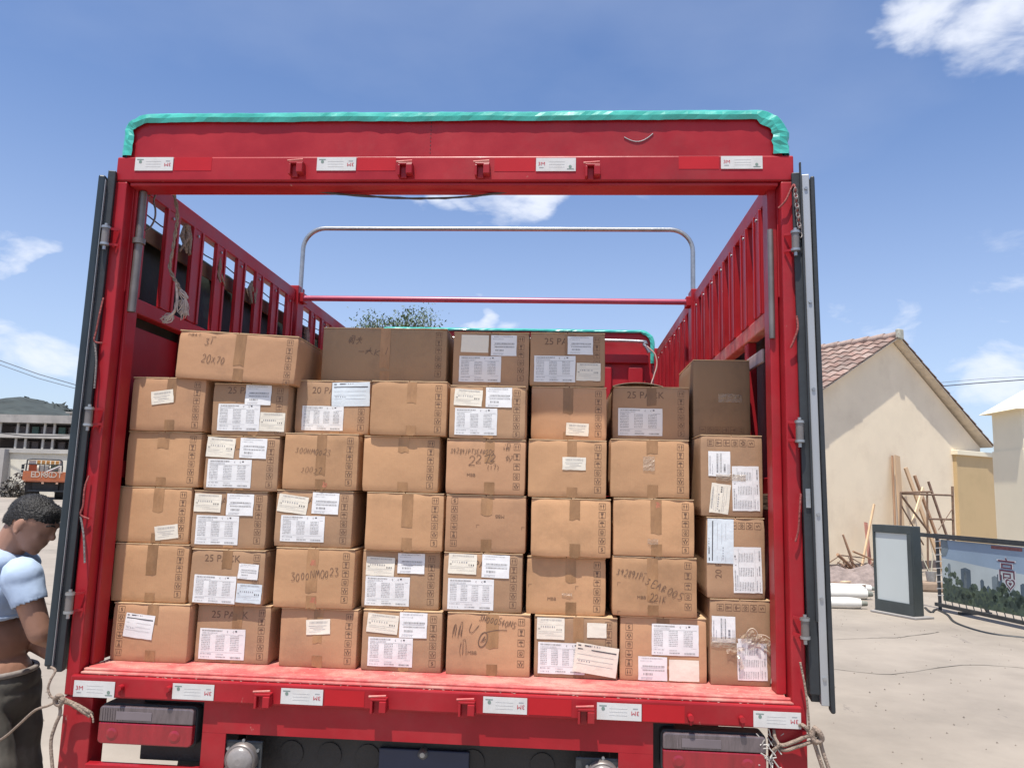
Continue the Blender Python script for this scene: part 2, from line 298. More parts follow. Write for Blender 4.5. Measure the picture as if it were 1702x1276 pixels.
# ---- hill
hm = MB(); n1 = 90
ridge = []
for i in range(n1+1):
    x = -460 + 560*i/n1
    # ridge px height as seen: falls to the right
    h = 56 - 0.0 + 6*noise.noise(Vector((x*.012, 3.1, 0))) + 2.2*noise.noise(Vector((x*.12, 7, 0))) + 1.2*noise.noise(Vector((x*.45, 2, 0)))
    h *= max(0.10, min(1, (-150-x)/170.0)) if x > -320 else 1
    ridge.append((x, max(h, 2)))
rows = 10; vs_ = []
for j in range(rows+1):
    t = j/rows
    for x, h in ridge:
        k = math.sin(t*math.pi*0.5)
        vs_.append((x, 330+120*t, h*k*0.84 + 2.0*noise.noise(Vector((x*.1, t*5, 1)))*k + (0.8 if j else -1)))
m_ = n1+1
hm.add(vs_, [(j*m_+i, j*m_+i+1, (j+1)*m_+i+1, (j+1)*m_+i) for j in range(rows) for i in range(n1)], 0, True)
HILL = mat('wooded_hillside', (0.040, 0.050, 0.048), 0.9, var=0.45, vscale=.12, col2=(0.06, 0.066, 0.058), mix2=.6, m2scale=.3, bump=1, bscale=.6)
tag(hm.build('hill', HILL), kind='structure')
fm = MB()       # tree tops fringing the ridge
for i in range(1500):
    x, h = random.choice(ridge[:70]); x += random.uniform(-3, 3); z0 = h*0.84; r = random.uniform(.8, 2.4)
    c = Vector((x, 449+random.uniform(-12, 4), z0-1.0+random.uniform(-1, 1.6)))
    pts = [c+Vector((random.uniform(-1, 1), random.uniform(-1, 1), random.uniform(-.7, 1)))*r for _ in range(4)]
    fm.add(pts, [(0, 1, 2), (0, 2, 3), (0, 1, 3), (1, 2, 3)])
tag(fm.build('hilltop_wood', HILL), 'distant dark wood along the ridge of the hill', None, None, 'stuff')

# ================================================================== BACKGROUND LEFT
CONC = mat('weathered_grey_concrete', (0.33, 0.31, 0.29), 0.85, var=0.18, vscale=.7, col2=(.20, .19, .18), mix2=.7, m2scale=1.2, bump=.2)
CONCL = mat('pale_concrete_column', (0.40, 0.38, 0.35), 0.85, var=0.15, vscale=1.5)
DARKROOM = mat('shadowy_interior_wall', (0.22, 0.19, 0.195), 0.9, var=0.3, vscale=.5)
GREENNET = mat('green_safety_net', (0.16, 0.26, 0.23), 0.9, var=0.3, vscale=.6)
bY = 62; b0 = empty('unfinished_building', (-46, bY, hgt(-46, bY)), 0, 'long grey two storey concrete frame building behind the white wall', 'building')
bz = lambda v, u=60: at(u, v, bY).z - b0.location.z
bxx = lambda u: at(u, 710, bY).x - b0.location.x
ZR0, ZR1, ZS0, ZS1, ZB0 = bz(703), bz(690), bz(728), bz(721), bz(746)
x0b, x1b = bxx(0)-14, bxx(140)+3
def pb(name, m, *a, bevel=0):
    q = MB(); q.box(*a); return q.build(name, m, b0, bevel=bevel)
pb('roof_parapet', CONC, x0b-.5, x1b+.5, -.4, 9, ZR0, ZR1)
pb('floor_slab', CONCL, x0b-.3, x1b+.3, -.3, 9, ZS0, ZS1)
pb('floor_slab', CONCL, x0b-.3, x1b+.3, -.3, 9, ZB0-.35, ZB0)
pb('wall', CONC, x0b, x1b, 0.4, 9, 0, ZB0-.35)
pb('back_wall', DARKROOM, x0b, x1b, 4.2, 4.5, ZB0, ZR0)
for u in (-50, -28, 1, 30, 46, 75, 91, 121, 140):
    xx = bxx(u)
    pb('column', CONCL, xx-.09, xx+.09, -.05, .07, ZS1, ZR0); pb('column', CONCL, xx-.14, xx+.04, -.05, .07, ZB0, ZS0)
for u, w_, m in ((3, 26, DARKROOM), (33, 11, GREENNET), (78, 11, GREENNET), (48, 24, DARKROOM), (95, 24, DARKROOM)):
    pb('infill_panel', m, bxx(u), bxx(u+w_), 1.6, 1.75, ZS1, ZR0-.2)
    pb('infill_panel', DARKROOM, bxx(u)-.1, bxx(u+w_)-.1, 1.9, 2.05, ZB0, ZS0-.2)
pb('stair_tower', CONCL, bxx(101), bxx(128), 1, 5, ZR1, bz(684))
pb('stair_tower_roof', CONC, bxx(99), bxx(130), .6, 5.4, bz(684), bz(682))
# white yard wall
WHITEW = mat('cream_painted_wall', (0.60, 0.56, 0.47), 0.8, var=0.10, vscale=.6, col2=(.40, .36, .30), mix2=.5, m2scale=.8, bump=.1)
wz = hgt(-30, 42); ww = empty('yard_wall', (-30, 42, wz), 0, 'cream rendered yard wall with a coping behind the orange lorry', 'wall')
hw = at(60, 748, 42).z - wz
def pw(name, m, *a, par=ww):
    q = MB(); q.box(*a); return q.build(name, m, par)
pw('wall_panel', WHITEW, -12, 5, 0, .25, 0, hw-.18)
pw('coping', CONCL, -12.2, 5.2, -.12, .37, hw-.18, hw)
xg = at(8, 780, 41.5).x + 30
q = MB(); q.box(xg-2.2, xg-.15, -.5, .6, 0, hw+.02); q.build('gate_pier', CONC, ww)
# pale corrugated site hut/door strip behind lorry right
pw('gate_panel', WHITEW, at(118, 780, 41.9).x+30, at(118, 780, 41.9).x+33, -.2, -.05, 0, hw-.5)
# low concrete block hut: rubble heap next to lorry
rb = MB()
for i in range(520):
    t = random.random(); u = 6+38*t; px_, py_ = at(u, 815, 37).x, 37+random.uniform(-1, 1)
    top = (0.2+1.25*t)*random.random()
    c = Vector((px_, py_, hgt(px_, py_)+top)); r = random.uniform(.05, .17)
    pts = [c+Vector((random.uniform(-1, 1), random.uniform(-1, 1), random.uniform(-1, 1)))*r for _ in range(4)]
    rb.add(pts, [(0, 1, 2), (0, 2, 3), (0, 1, 3), (1, 2, 3)], random.choice((0, 0, 1)))
tag(rb.build('rubble_heap', [mat('grey_rubble', (.11, .10, .09), .9, var=.5, vscale=3), mat('pale_rubble', (.26, .25, .22), .9, var=.3, vscale=3)]), 'scrubby heap of grey and white rubble beside the orange lorry', None, None, 'stuff')

# ---- orange lorry
oy = 34; ox = at(76, 825, oy).x; oz = hgt(ox, oy)
lor = empty('flatbed_lorry', (ox, oy, oz), math.atan2(CAM.x-ox, oy-CAM.y), 'small rusty orange flatbed lorry parked facing the cream yard wall', 'lorry')
ORANGE = mat('rusty_orange_paint', (0.46, 0.13, 0.045), 0.6, var=0.35, vscale=2.5, col2=(0.16, 0.07, 0.05), mix2=.8, m2scale=2.5, bump=.3)
YELL = mat('yellow_orange_sheet', (0.80, 0.42, 0.10), 0.6, var=0.2, vscale=5)
OPALE = mat('pale_cab_paint', (0.55, 0.50, 0.42), 0.5, var=0.15, vscale=3)
TYRE = mat('dusty_tyre_rubber', (0.028, 0.026, 0.025), 0.85, var=.3, vscale=10)
GLS = mat('lorry_window_glass', (0.30, 0.33, 0.33), 0.1, var=.1)
Z_ = lambda v, u=76: at(u, v, oy).z - oz
X_ = lambda u, v=800: (at(u, v, oy).x - ox)*.82
def pl(name, m, *a, par=lor, bevel=0):
    q = MB(); q.box(*a); return q.build(name, m, par, bevel=bevel)
tg = pl('tailgate', ORANGE, X_(37), X_(117), 0, .05, Z_(799), Z_(783.5), bevel=.01)
for s, x in (('E', 53), ('DK', 65.5), ('80', 79), ('DT', 93)):
    v, f = text_polys(s, .40); q = MB(); q.add([(a*.9+X_(x), -.012, b+Z_(789)) for a, b in v], f); q.build('lettering', OPALE, tg)
pl('side_board', ORANGE, X_(37), X_(37)+.05, .05, 4.2, Z_(799), Z_(784)); pl('side_board', ORANGE, X_(117)-.05, X_(117), .05, 4.2, Z_(799), Z_(784))
pl('cargo_floor', ORANGE, X_(37)+.05, X_(117)-.05, .05, 4.2, Z_(801), Z_(799.5))
q = MB(); q.tube(smooth_path([(X_(37.5), 4.2, Z_(784)), (X_(38.5), 4.2, Z_(768)), (X_(40.5), 4.2, Z_(761.5)), (X_(60), 4.2, Z_(760.5)), (X_(85), 4.2, Z_(760.5)), (X_(100), 4.2, Z_(761.5)), (X_(103), 4.2, Z_(768)), (X_(104), 4.2, Z_(784))], 5), .035, 8); q.build('headboard_frame', DARKMET, lor)
for i, u in enumerate((41, 47.5, 55.5, 64, 72.5, 81, 89.5, 97)):
    pl('headboard_sheet', YELL if 1 < i < 7 else OPALE, X_(u)+.02, X_(u+7.2), 4.25, 4.27, Z_(769), Z_(762.5))
q = MB(); q.box(X_(40), X_(102), 4.15, 4.2, Z_(770.5), Z_(769)); q.build('headboard_rail', DARKMET, lor)
for u in (62, 70.5, 79):
    pl('headboard_bar', DARKMET, X_(u)-.02, X_(u)+.02, 4.14, 4.18, Z_(784), Z_(770))
cab = pl('cab', OPALE, X_(40), X_(101), 4.7, 6.4, Z_(808), Z_(772), bevel=.12)
pl('rear_window', GLS, X_(60), X_(80), 4.67, 4.69, Z_(782), Z_(771.5), par=cab)
pl('panel', ORANGE, X_(42), X_(57), 4.3, 4.34, Z_(783), Z_(769.5)); pl('panel', mat('green_sheet', (.10, .18, .13), .7), X_(82), X_(97), 4.3, 4.34, Z_(783), Z_(770.5))
q = MB(); q.obox((X_(76), 1.2, Z_(784)), (X_(98), 3.6, Z_(773)), .08, .08); q.build('timber', CONCL, lor)
q = MB(); q.cyl((X_(29.5), 5.4, Z_(771)), (X_(37), 5.4, Z_(768)), .02, 6); q.box(X_(28), X_(33.5), 5.3, 5.36, Z_(778.5), Z_(770)); q.box(X_(28.5), X_(33), 5.3, 5.36, Z_(785), Z_(780)); q.cyl((X_(31), 5.35, Z_(787)), (X_(37), 5.4, Z_(787)), .02, 6); q.build('mirror', RUBBER, lor)
q = MB(); q.box(X_(103), X_(106), 5.3, 5.36, Z_(779), Z_(772)); q.build('mirror', RUBBER, lor)
pl('chassis', CHASSIS, X_(54), X_(98), .3, 6.2, Z_(816), Z_(801.5))
pl('rear_bumper', DARKMET, X_(48), X_(111), .15, .25, Z_(817), Z_(814.5))
for u in (49, 102):
    for yy in (1.2, 5.4):
        q = MB(); q.cyl((X_(u)-.18, yy, .45), (X_(u)+.42, yy, .45), .45, 20); wh = q.build('wheel', TYRE, lor, bevel=.04)
        q = MB(); q.cyl((X_(u)-.2, yy, .45), (X_(u)-.17, yy, .45), .2, 14); q.build('rim', OPALE, wh)
pl('mudguard', CHASSIS, X_(44), X_(54), .5, .54, .35, Z_(802)); pl('mudguard', CHASSIS, X_(100), X_(113), .5, .54, .35, Z_(802))
for u, v in ((69, 802), (93, 802)): pl('tail_light', mat('small_amber_light', (.5, .3, .2), .3), X_(u), X_(u+4), -.03, .02, Z_(v+2), Z_(v-1))

# ---- overhead cables
CABLE = mat('cable_black', (0.05, 0.05, 0.055), .6)
def cable(name, pts, r, lab, grp=None):
    q = MB(); q.tube(pts, r, 6); tag(q.build(name, CABLE), lab, 'cable', grp); 
cable('power_cable', [at(-400, 400, 40), at(0, 599, 40), at(65, 622, 40), at(131, 641, 40), at(420, 690, 40)], .022, 'upper of the overhead black cables crossing the sky above the far building', 'overhead cables on the left')
cable('power_cable', [at(-400, 408, 41), at(0, 606, 41), at(65, 629, 41), at(131, 647, 41), at(420, 698, 41)], .018, 'lower of the overhead black cables crossing the sky above the far building', 'overhead cables on the left')
cable('sagging_cable', [at(-60, 715, 39), at(0, 719.5, 39), at(40, 724, 39), at(85, 724.5, 39), at(150, 722, 39)], .03, 'pale thin cable sagging across the grey building', 'overhead cables on the left')
cable('power_cable', [at(1500, 652, 30), at(1562, 642, 30), at(1620, 637, 30), at(1702, 631, 30), at(1900, 615, 30)], .02, 'lower and darker black cable running right from the tiled roof', 'overhead cables on the right')
cable('power_cable', [at(1560, 636, 31), at(1640, 629, 31), at(1702, 626, 31), at(1900, 608, 31)], .008, 'upper thin cable to the right of the tiled roof', 'overhead cables on the right')

# ---- tree behind the truck
def tree(name, base, height, crown_r, lab, nleaf=14000, seed=3):
    rnd = random.Random(seed); t = empty(name, base, 0, lab, 'tree')
    BARK = mat('bark', (.10, .075, .055), .9, var=.3, vscale=9, bump=.6); LEAF = mat('tree_leaves', (.055, .085, .030), .6, var=.5, vscale=1.3, rnd=0)
    tr = MB(); tips = []
    tr.tube([(0, 0, 0), (.05, 0, height*.22), (.02, .05, height*.4)], [.2, .15, .11], 10)
    for k in range(16):
        a = k*2.4; r = crown_r*rnd.uniform(.45, 1); z1 = height*rnd.uniform(.72, 1.0)
        p0 = Vector((.03, .03, height*rnd.uniform(.3, .42))); p3 = Vector((math.cos(a)*r, math.sin(a)*r, z1)); p1 = p0.lerp(p3, .4)+Vector((0, 0, -.2))
        tr.tube(smooth_path([p0, p1, p3], 4), .035 if k else .05, 6); tips.append(p3)
        for j in range(5):
            q0 = p0.lerp(p3, rnd.uniform(.4, .95)); q1 = q0+Vector((rnd.uniform(-1, 1), rnd.uniform(-1, 1), rnd.uniform(0, .9)))*.9
            tr.tube([q0, q1], .012, 5); tips.append(q1)
    tr.build('trunk', BARK, t)
    lf = MB()
    for i in range(nleaf):
        tp = rnd.choice(tips); s_ = rnd.gauss(0, .28); c = tp+Vector((rnd.gauss(0, .26), rnd.gauss(0, .26), rnd.gauss(-.08, .2)))
        a = Vector((rnd.uniform(-1, 1), rnd.uniform(-1, 1), rnd.uniform(-1, 1))).normalized(); b = a.orthogonal().normalized(); l_ = rnd.uniform(.03, .065)
        lf.add([c-a*l_, c+b*l_*.4, c+a*l_, c-b*l_*.4], [(0, 1, 2, 3)])
    lf.build('crown', LEAF, t); return t
tb = at(672, 560, 20); tree('leafy_tree', (tb.x, 20, hgt(tb.x, 20)), at(690, 531, 20).z-hgt(0, 20)-.02, 1.25, 'green leafy tree whose top shows above the dark wide carton')

# ================================================================== BACKGROUND RIGHT
ga = Vector((6.194, 15.111, 0)); gd = Vector((.82, .57, 0)).normalized(); gn = Vector((gd.y, -gd.x, 0)); gback = -gn
def gp(u, v):
    p = on(u, v, ga, gn) - ga; return p.dot(gd), p.z
pk_s, pk_z = gp(1481, 562); re_s, re_z = gp(1632, 738); lk_s, lk_z = gp(1367, 640)
slope_r = (pk_z-re_z)/(re_s-pk_s); slope_l = (pk_z-lk_z)/(pk_s-lk_s); slope = (slope_r+slope_l)/2
print('gable', pk_s, pk_z, re_s, re_z, slope_r, slope_l)
le_s = pk_s-(pk_z-re_z)/slope_l
hs = empty('gabled_house', (ga.x, ga.y, 0), math.atan2(gd.y, gd.x), 'cream gabled house with red clay tile roof, right of the truck', 'house')
PLAS = mat('cream_render', (0.82, 0.70, 0.52), 0.85, var=0.08, vscale=.9, bump=.12, bscale=14, col2=(.68, .56, .41), mix2=.55, m2scale=1.1)
LEN = 7.5
q = MB(); th = .2; k = -.02
pts = [(le_s+.15, 0), (re_s-.1, 0), (re_s-.1, re_z-.1), (pk_s, pk_z-.06), (le_s+.15, re_z-.1)]
q.add([(a, 0, b) for a, b in pts]+[(a, LEN, b) for a, b in pts], [(0, 1, 2, 3, 4), (9, 8, 7, 6, 5), (1, 6, 7, 2), (0, 4, 9, 5), (2, 7, 8, 3), (3, 8, 9, 4)], 0)
q.build('wall', PLAS, hs)
q = MB(); q.box(le_s+.1, re_s-.05, -.03, 0, 0, .22); q.build('plinth', mat('dark_plinth', (.16, .13, .12), .9, var=.2), hs)
CLAY = mat('clay_tile', (0.235, 0.135, 0.105), 0.8, var=0.25, vscale=9, rnd=.28, col2=(.30, .26, .225), mix2=.85, m2scale=3, m2lo=.38, m2hi=.68, bump=.4, bscale=30)
OV = .22
def slab(s0, z0, s1, z1, nm):
    q = MB(); d = Vector((s1-s0, 0, z1-z0)).normalized(); n = Vector((-d.z, 0, d.x)); n = n if n.z > 0 else -n
    a, b = Vector((s0, 0, z0)), Vector((s1, 0, z1)); vs = []
    for y in (-OV, LEN+OV):
        for p in (a-n*.02, b-n*.02, b, a): vs.append((p.x, y, p.z))
    q.add(vs, [(0, 1, 2, 3), (7, 6, 5, 4), (0, 4, 5, 1), (1, 5, 6, 2), (2, 6, 7, 3), (3, 7, 4, 0)]); return q.build(nm, mat('limewashed_soffit', (.66, .58, .47), .9, var=.2), hs), d, n
le2 = pk_s-(pk_z-re_z)/slope_l-.15
roofL, dL, nL = slab(le2, pk_z-(pk_s-le2)*slope_l, pk_s, pk_z, 'roof')
roofR, dR, nR = slab(re_s+.12, pk_z-(re_s+.12-pk_s)*slope_r, pk_s, pk_z, 'roof')
def tile_mesh(w_=.30, l_=.36):
    q = MB(); n = 7; top = []; bot = []
    for i in range(n+1):
        t = i/n; x = (t-.5)*w_; z = .018*math.sin(t*2*math.pi)+(.012 if t > .85 else 0)
        top.append((x, z))
    vs = []
    for y, lift in ((0, .022), (l_, 0)):
        for x, z in top: vs.append((x, y, z+lift+.014))
        for x, z in top: vs.append((x, y, z+lift))
    m = n+1; fs = []
    for i in range(n):
        fs += [(i, i+1, 2*m+i+1, 2*m+i), (m+i+1, m+i, 3*m+i, 3*m+i+1), (i+1, i, m+i, m+i+1), (2*m+i, 2*m+i+1, 3*m+i+1, 3*m+i)]
    fs += [(0, 2*m, 3*m, m), (n, m+n, 3*m+n, 2*m+n)]
    q.add(vs, fs, 0, False); return q.mesh('clay_tile', CLAY)
tm = tile_mesh(); 
def tiles(roof, s_e, z_e, d, n, ncol, nrow, left):
    length = (Vector((pk_s, 0, pk_z))-Vector((s_e, 0, z_e))).length; step = length/nrow; cnt = 0
    X = Vector((0, 1, 0)) if not left else Vector((0, -1, 0))     # tile's own x runs along the ridge
    Y = d; Zv = X.cross(Y)
    if Zv.z < 0: X = -X; Zv = X.cross(Y)
    big = MB()
    for r in range(nrow):
        for c in range(ncol):
            y = -OV-.02+.14+c*.285; p = Vector((s_e, y, z_e))+d*(r*step-.03)+n*(.004+.003*random.random())
            ax = X; rz = random.uniform(-.02, .02); M = Matrix(((X.x, Y.x, Zv.x, p.x), (X.y, Y.y, Zv.y, p.y), (X.z, Y.z, Zv.z, p.z), (0, 0, 0, 1))) @ Matrix.Rotation(rz, 4, 'Z')
            if left and c < 19 and r >= nrow-15:
                o = bpy.data.objects.new('roof_tile', tm); COL.objects.link(o); o.parent = roof; o.matrix_local = M; cnt += 1
            else:
                b = len(big.v); vs = [M @ v.co for v in tm.vertices]; big.add(vs, [tuple(p_.vertices) for p_ in tm.polygons])
    o = big.build('roof_tiles', CLAY, roof); o['kind'] = 'stuff'
tiles(roofL, le2, pk_z-(pk_s-le2)*slope_l, dL, nL, 26, 15, True)
tiles(roofR, re_s+.12, pk_z-(re_s+.12-pk_s)*slope_r, dR, nR, 26, 14, False)
q = MB()
for i in range(18):
    y = -OV-.05+i*.43; q.tube([(pk_s, y, pk_z+.05), (pk_s, y+.45, pk_z+.035)], [.10, .085], 10)
o = q.build('ridge_tiles', mat('mortared_ridge', (.36, .27, .23), .85, var=.4, vscale=6, bump=.7), hs); o['kind'] = 'stuff'
q = MB(); q.box(pk_s-.10, pk_s+.10, -OV-.06, -OV+.05, pk_z-.07, pk_z+.19); q.build('ridge_end', mat('ridge_mortar', (.40, .40, .34), .9, var=.3, vscale=9), hs, bevel=.03)

# ---- boundary wall + gate pillar
YEL = mat('ochre_rendered_wall', (0.55, 0.40, 0.21), 0.8, var=0.12, vscale=1.1, col2=(.46, .32, .17), mix2=.6, m2scale=1.1)
CRM = mat('cream_smooth_render', (0.80, 0.72, 0.54), 0.8, var=0.05, vscale=1.1)
wl = ga + gd*(re_s-.15) - gn*(-.35)
P1 = on(1597, 900, ga+gn*.10, gn); P1.z = 0
P2 = P1+gd*3.2
bw = empty('boundary_wall', (P1.x, P1.y, 0), math.atan2(gd.y, gd.x), 'low ochre boundary wall between the tiled house and the cream pillar', 'wall')
hw2 = on(1625, 752, P1, gn).z
q = MB(); q.box(0, 4, 0, .24, 0, hw2-.1); q.build('wall_panel', YEL, bw); q = MB(); q.box(-.05, 4, -.06, .3, hw2-.1, hw2+.02); q.build('coping', CRM, bw, bevel=.01)
pY = 11.6; pc = at(1652, 800, pY+1.0); pe = at(1636, 690, pY+1.1)
pil = empty('gate_pillar', (pc.x+.5, pY+.5, 0), 0, 'thick cream gate pillar with a pyramid cap at the right edge', 'pillar')
zsh = at(1660, 745, pY).z; zn = pe.z
q = MB(); q.box(-.5, .5, -.5, .5, 0, zsh); q.build('shaft', CRM, pil)
q = MB(); q.box(-.48, .48, -.48, .48, zsh, zn); q.build('neck', CRM, pil)
q = MB(); a = .64; q.add([(-a, -a, zn), (a, -a, zn), (a, a, zn), (-a, a, zn), (-.1, -.1, zn+.42), (.1, -.1, zn+.42), (.1, .1, zn+.42), (-.1, .1, zn+.42)], [(3, 2, 1, 0), (0, 1, 5, 4), (1, 2, 6, 5), (2, 3, 7, 6), (3, 0, 4, 7), (4, 5, 6, 7)])
q.build('cap', CRM, pil)

# ---- light-box sign
s0, s1 = gr(1457.5, 1016), gr(1522, 1028); sdv = (s1-s0); sw = sdv.length; sdv.normalize(); sn = Vector((sdv.y, -sdv.x, 0)); 
if sn.dot(CAM-s0) < 0: sn = -sn
sh = on(1455, 871, s0, sn).z
sg = empty('light_box_sign', (s0.x, s0.y, 0), math.atan2(sdv.y, sdv.x), 'upright blank white light box in a dark grey metal frame', 'sign')
DG = mat('dark_green_grey_metal', (0.055, 0.066, 0.066), .45, .2, var=.2, vscale=4, bump=.05)
q = MB(); q.box(0, sw, 0.0, .17, .03, sh); q.build('cabinet', DG, sg, bevel=.008)
q = MB()
for a in ((.0, sw, -.035, -.002, sh-.11, sh), (.0, sw, -.035, -.002, .03, .19), (0, .035, -.035, -.002, .19, sh-.11), (sw-.065, sw, -.035, -.002, .19, sh-.11)): q.box(*a)
q.build('frame', DG, sg, bevel=.004)
q = MB(); q.box(.036, sw-.066, -.014, -.003, .192, sh-.112); q.build('panel', mat('milky_acrylic', (.52, .56, .545), .3, var=.03, vscale=2), sg)
q = MB(); q.box(-.03, sw+.08, -.10, .27, 0, .028); q.build('base_slab', CONC, sg, bevel=.006)

# ---- banner on frame
f0, f1 = gr(1560, 1014), gr(1702, 1046); fd = (f1-f0).normalized(); fn = Vector((fd.y, -fd.x, 0))
if fn.dot(CAM-f0) < 0: fn = -fn
f1x = f0+fd*3.6
bn = empty('banner_frame', (f0.x, f0.y, 0), math.atan2(fd.y, fd.x), 'printed skyline banner laced to a metal frame beside the light box', 'banner')
def bp(u, v): p = on(u, v, f0, fn)-f0; return p.dot(fd), p.z
tl = bp(1566, 893)[1]; bl = bp(1568, 1000)[1]; tr = bp(1702, 913)[1]; br = bp(1702, 1022)[1]
print('banner', tl, bl, tr, br, 'len', (f1-f0).length)
zt, zb = (tl+tr)/2, (bl+br)/2
BANBACK = mat('banner_print_sky', (0.27, 0.36, 0.46), .5, var=.12, vscale=1.5)
x0n = bp(1566, 950)[0]; x1n = 3.5
q = MB(); q.box(x0n, x1n, 0, .004, zb, zt); ban = q.build('banner_sheet', BANBACK, bn)
def prt(polys, m, eps=.016, nm='banner_print'):
    eps = eps*.12
    q = MB()
    for p in polys: q.add([(x, -eps+0.0, z) for x, z in p], [tuple(range(len(p)))])
    o_ = q.build(nm, m, ban)
    if len(polys) > 20: o_['kind'] = 'stuff'
H = zt-zb; xa = x0n
PG = mat('printed_dark_green', (.055, .085, .06), .5, var=.5, vscale=7); PB = mat('printed_dark_blue', (.07, .105, .14), .5, var=.3, vscale=5); PW = mat('printed_pale_haze', (.44, .50, .51), .5, var=.1, vscale=3)
PGB = mat('printed_grey_blue', (.17, .215, .24), .5, var=.2, vscale=4)
prt([[(xa, zb+H*.25), (x1n, zb+H*.2), (x1n, zb+H*.55), (xa+1.2, zb+H*.62), (xa+.6, zb+H*.66), (xa, zb+H*.70)]], PW, .0165)
random.seed(11)
pol = []
for i in range(520):
    x = xa+.03+(x1n-xa-.06)*random.random(); ht_ = H*(.31+.17*noise.noise(Vector((x*2.6, 0, 0)))+(.14 if x < xa+.5 else 0)); z = zb+.03+(ht_-.02)*random.random(); r1 = random.uniform(.02, .06)
    pol.append([(x+r1*random.uniform(.6, 1)*math.cos(t*.785), min(zt, max(zb, z+r1*random.uniform(.6, 1)*math.sin(t*.785)))) for t in range(8)])
def tower(x, w_, h, m, e=.020): prt([[(xa+x, zb+H*.1), (xa+x+w_, zb+H*.1), (xa+x+w_, zb+H*h), (xa+x+w_*.5, zb+H*(h+.03)), (xa+x, zb+H*h)]], m, e)
for x, w_, h, m in ((.13, .06, .60, PGB), (.40, .20, .56, PB), (.46, .05, .5, PGB), (.78, .07, .42, PB), (.90, .06, .34, PB), (1.0, .12, .5, PGB), (1.1, .09, .55, PB), (1.25, .14, .38, PGB), (1.5, .1, .45, PB), (1.9, .16, .5, PB), (2.3, .12, .4, PGB)): tower(x, w_, h, m)
prt([[(xa, zb), (x1n, zb), (x1n, zb+H*.2), (xa, zb+H*.28)]], PG, .022)
for k_ in range(3): prt(pol[k_::3], (PG, mat('printed_mid_green', (.075, .11, .07), .5, var=.4, vscale=6), mat('printed_deep_green', (.035, .06, .05), .5, var=.4, vscale=6))[k_], .0235+.0015*k_)
prt([[(xa, zb+H*.72), (xa+.10, zb+H*.74), (xa+.16, zb+H*.85), (xa+.14, zb+H), (xa, zb+H)]], PGB, .02)
hx, hz = bp(1674, 955)
def bword(s_, size, cx, cz, m, eps, sx=1.0):
    eps = eps*.12
    v, f = text_polys(s_, size); q = MB(); q.add([(a*sx+cx, -eps+0.0, b+cz) for a, b in v], f); q.build('banner_print', m, ban)
bword('高', .36, hx, hz+.04, mat('printed_light_outline', (.50, .52, .54), .5), .028, 1.08)
bword('高', .335, hx, hz+.043, mat('printed_maroon', (.11, .035, .06), .5), .031)
heart = []
for i in range(28):
    t = 2*math.pi*i/28; heart.append((16*math.sin(t)**3, 13*math.cos(t)-5*math.cos(2*t)-2*math.cos(3*t)-math.cos(4*t)))
def hp(sz, e, m): prt([[(hx+.05+x*sz, hz-.115+y*sz) for x, y in heart]], m, e)
hp(.0062, .034, bpy.data.materials['printed_light_outline']); hp(.0053, .036, bpy.data.materials['printed_maroon']); hp(.0036, .038, PW); hp(.0018, .040, bpy.data.materials['printed_maroon'])
rx, rz = bp(1665, 899)
prt([[(rx-.2, zt-.06), (rx+.35, zt-.06), (rx+.35, zt-.015), (rx-.2, zt-.015)]], mat('printed_dull_red', (.22, .08, .08), .5, var=.4, vscale=30), .02)
q = MB(); q.obox((-.02, .0, zt+.045), (3.6, 0, zt+.045), .05, .07); q.build('top_rail', DARKMET, bn)
lx = -((Vector((f0.x, f0.y, 0))-s1).length)+.2
q = MB(); q.obox((lx, .0, zt+.05), (-.02, 0, zt+.045), .04, .06); q.build('top_rail', DARKMET, bn)
q = MB(); q.obox((-.05, .0, zb-.075), (3.6, 0, zb-.075), .05, .05); q.build('bottom_rail', DARKMET, bn)
for x in (0.0, 1.75, 3.55): q = MB(); q.obox((x, .03, 0), (x, .03, zt+.06), .035, .035); q.build('post', DARKMET, bn)
for i in range(24):
    x = xa+.04+i*.145; q = MB(); q.obox((x, -.005, zb+.005), (x+.02, -.005, zb-.055), .012, .006); q.build('lacing', RUBBER, bn)
for i in range(9):
    z = zb+.06+i*(zt-zb-.1)/8; q = MB(); q.obox((0, -.01, z), (xa+.02, -.01, z+.02), .006, .012); q.build('lacing', STICK, bn)
q = MB()
for x in (.4, 1.75, 3.0): q.obox((x, .03, .02), (x, .55, .02), .05, .035); q.obox((x, .5, .03), (x, .05, zt*.7), .03, .03)
q.build('stay', DARKMET, bn)

# ---- hoop plant pot / bucket behind the banner gap
pp = on(1548, 966, f0-fn*1.6, fn); bk = empty('metal_bucket', (pp.x, pp.y, pp.z), 0, 'small dull grey bucket with two sticks behind the banner frame', 'bucket')
q = MB(); q.tube([(0, 0, .0), (0, 0, .09), (0, 0, .18)], [.075, .085, .095], 18); q.build('pail', STEEL, bk)
for a_ in ((.05, .0, .52), (-.15, .05, .50)): q = MB(); q.tube([(0, 0, .1), a_], .010, 6); q.build('stick', mat('pale_stick', (.50, .47, .36), .8) if 'pale_stick' not in bpy.data.materials else bpy.data.materials['pale_stick'], bk)
q = MB(); q.box(-.22, .25, -.15, .25, 0, pp.z-.002); tag(q.build('clay_block', mat('brown_clay', (.30, .22, .16), .9, var=.25, vscale=5, bump=.5, bscale=9), loc=(pp.x, pp.y, 0), bevel=.04), 'brown block under the small bucket', 'block')
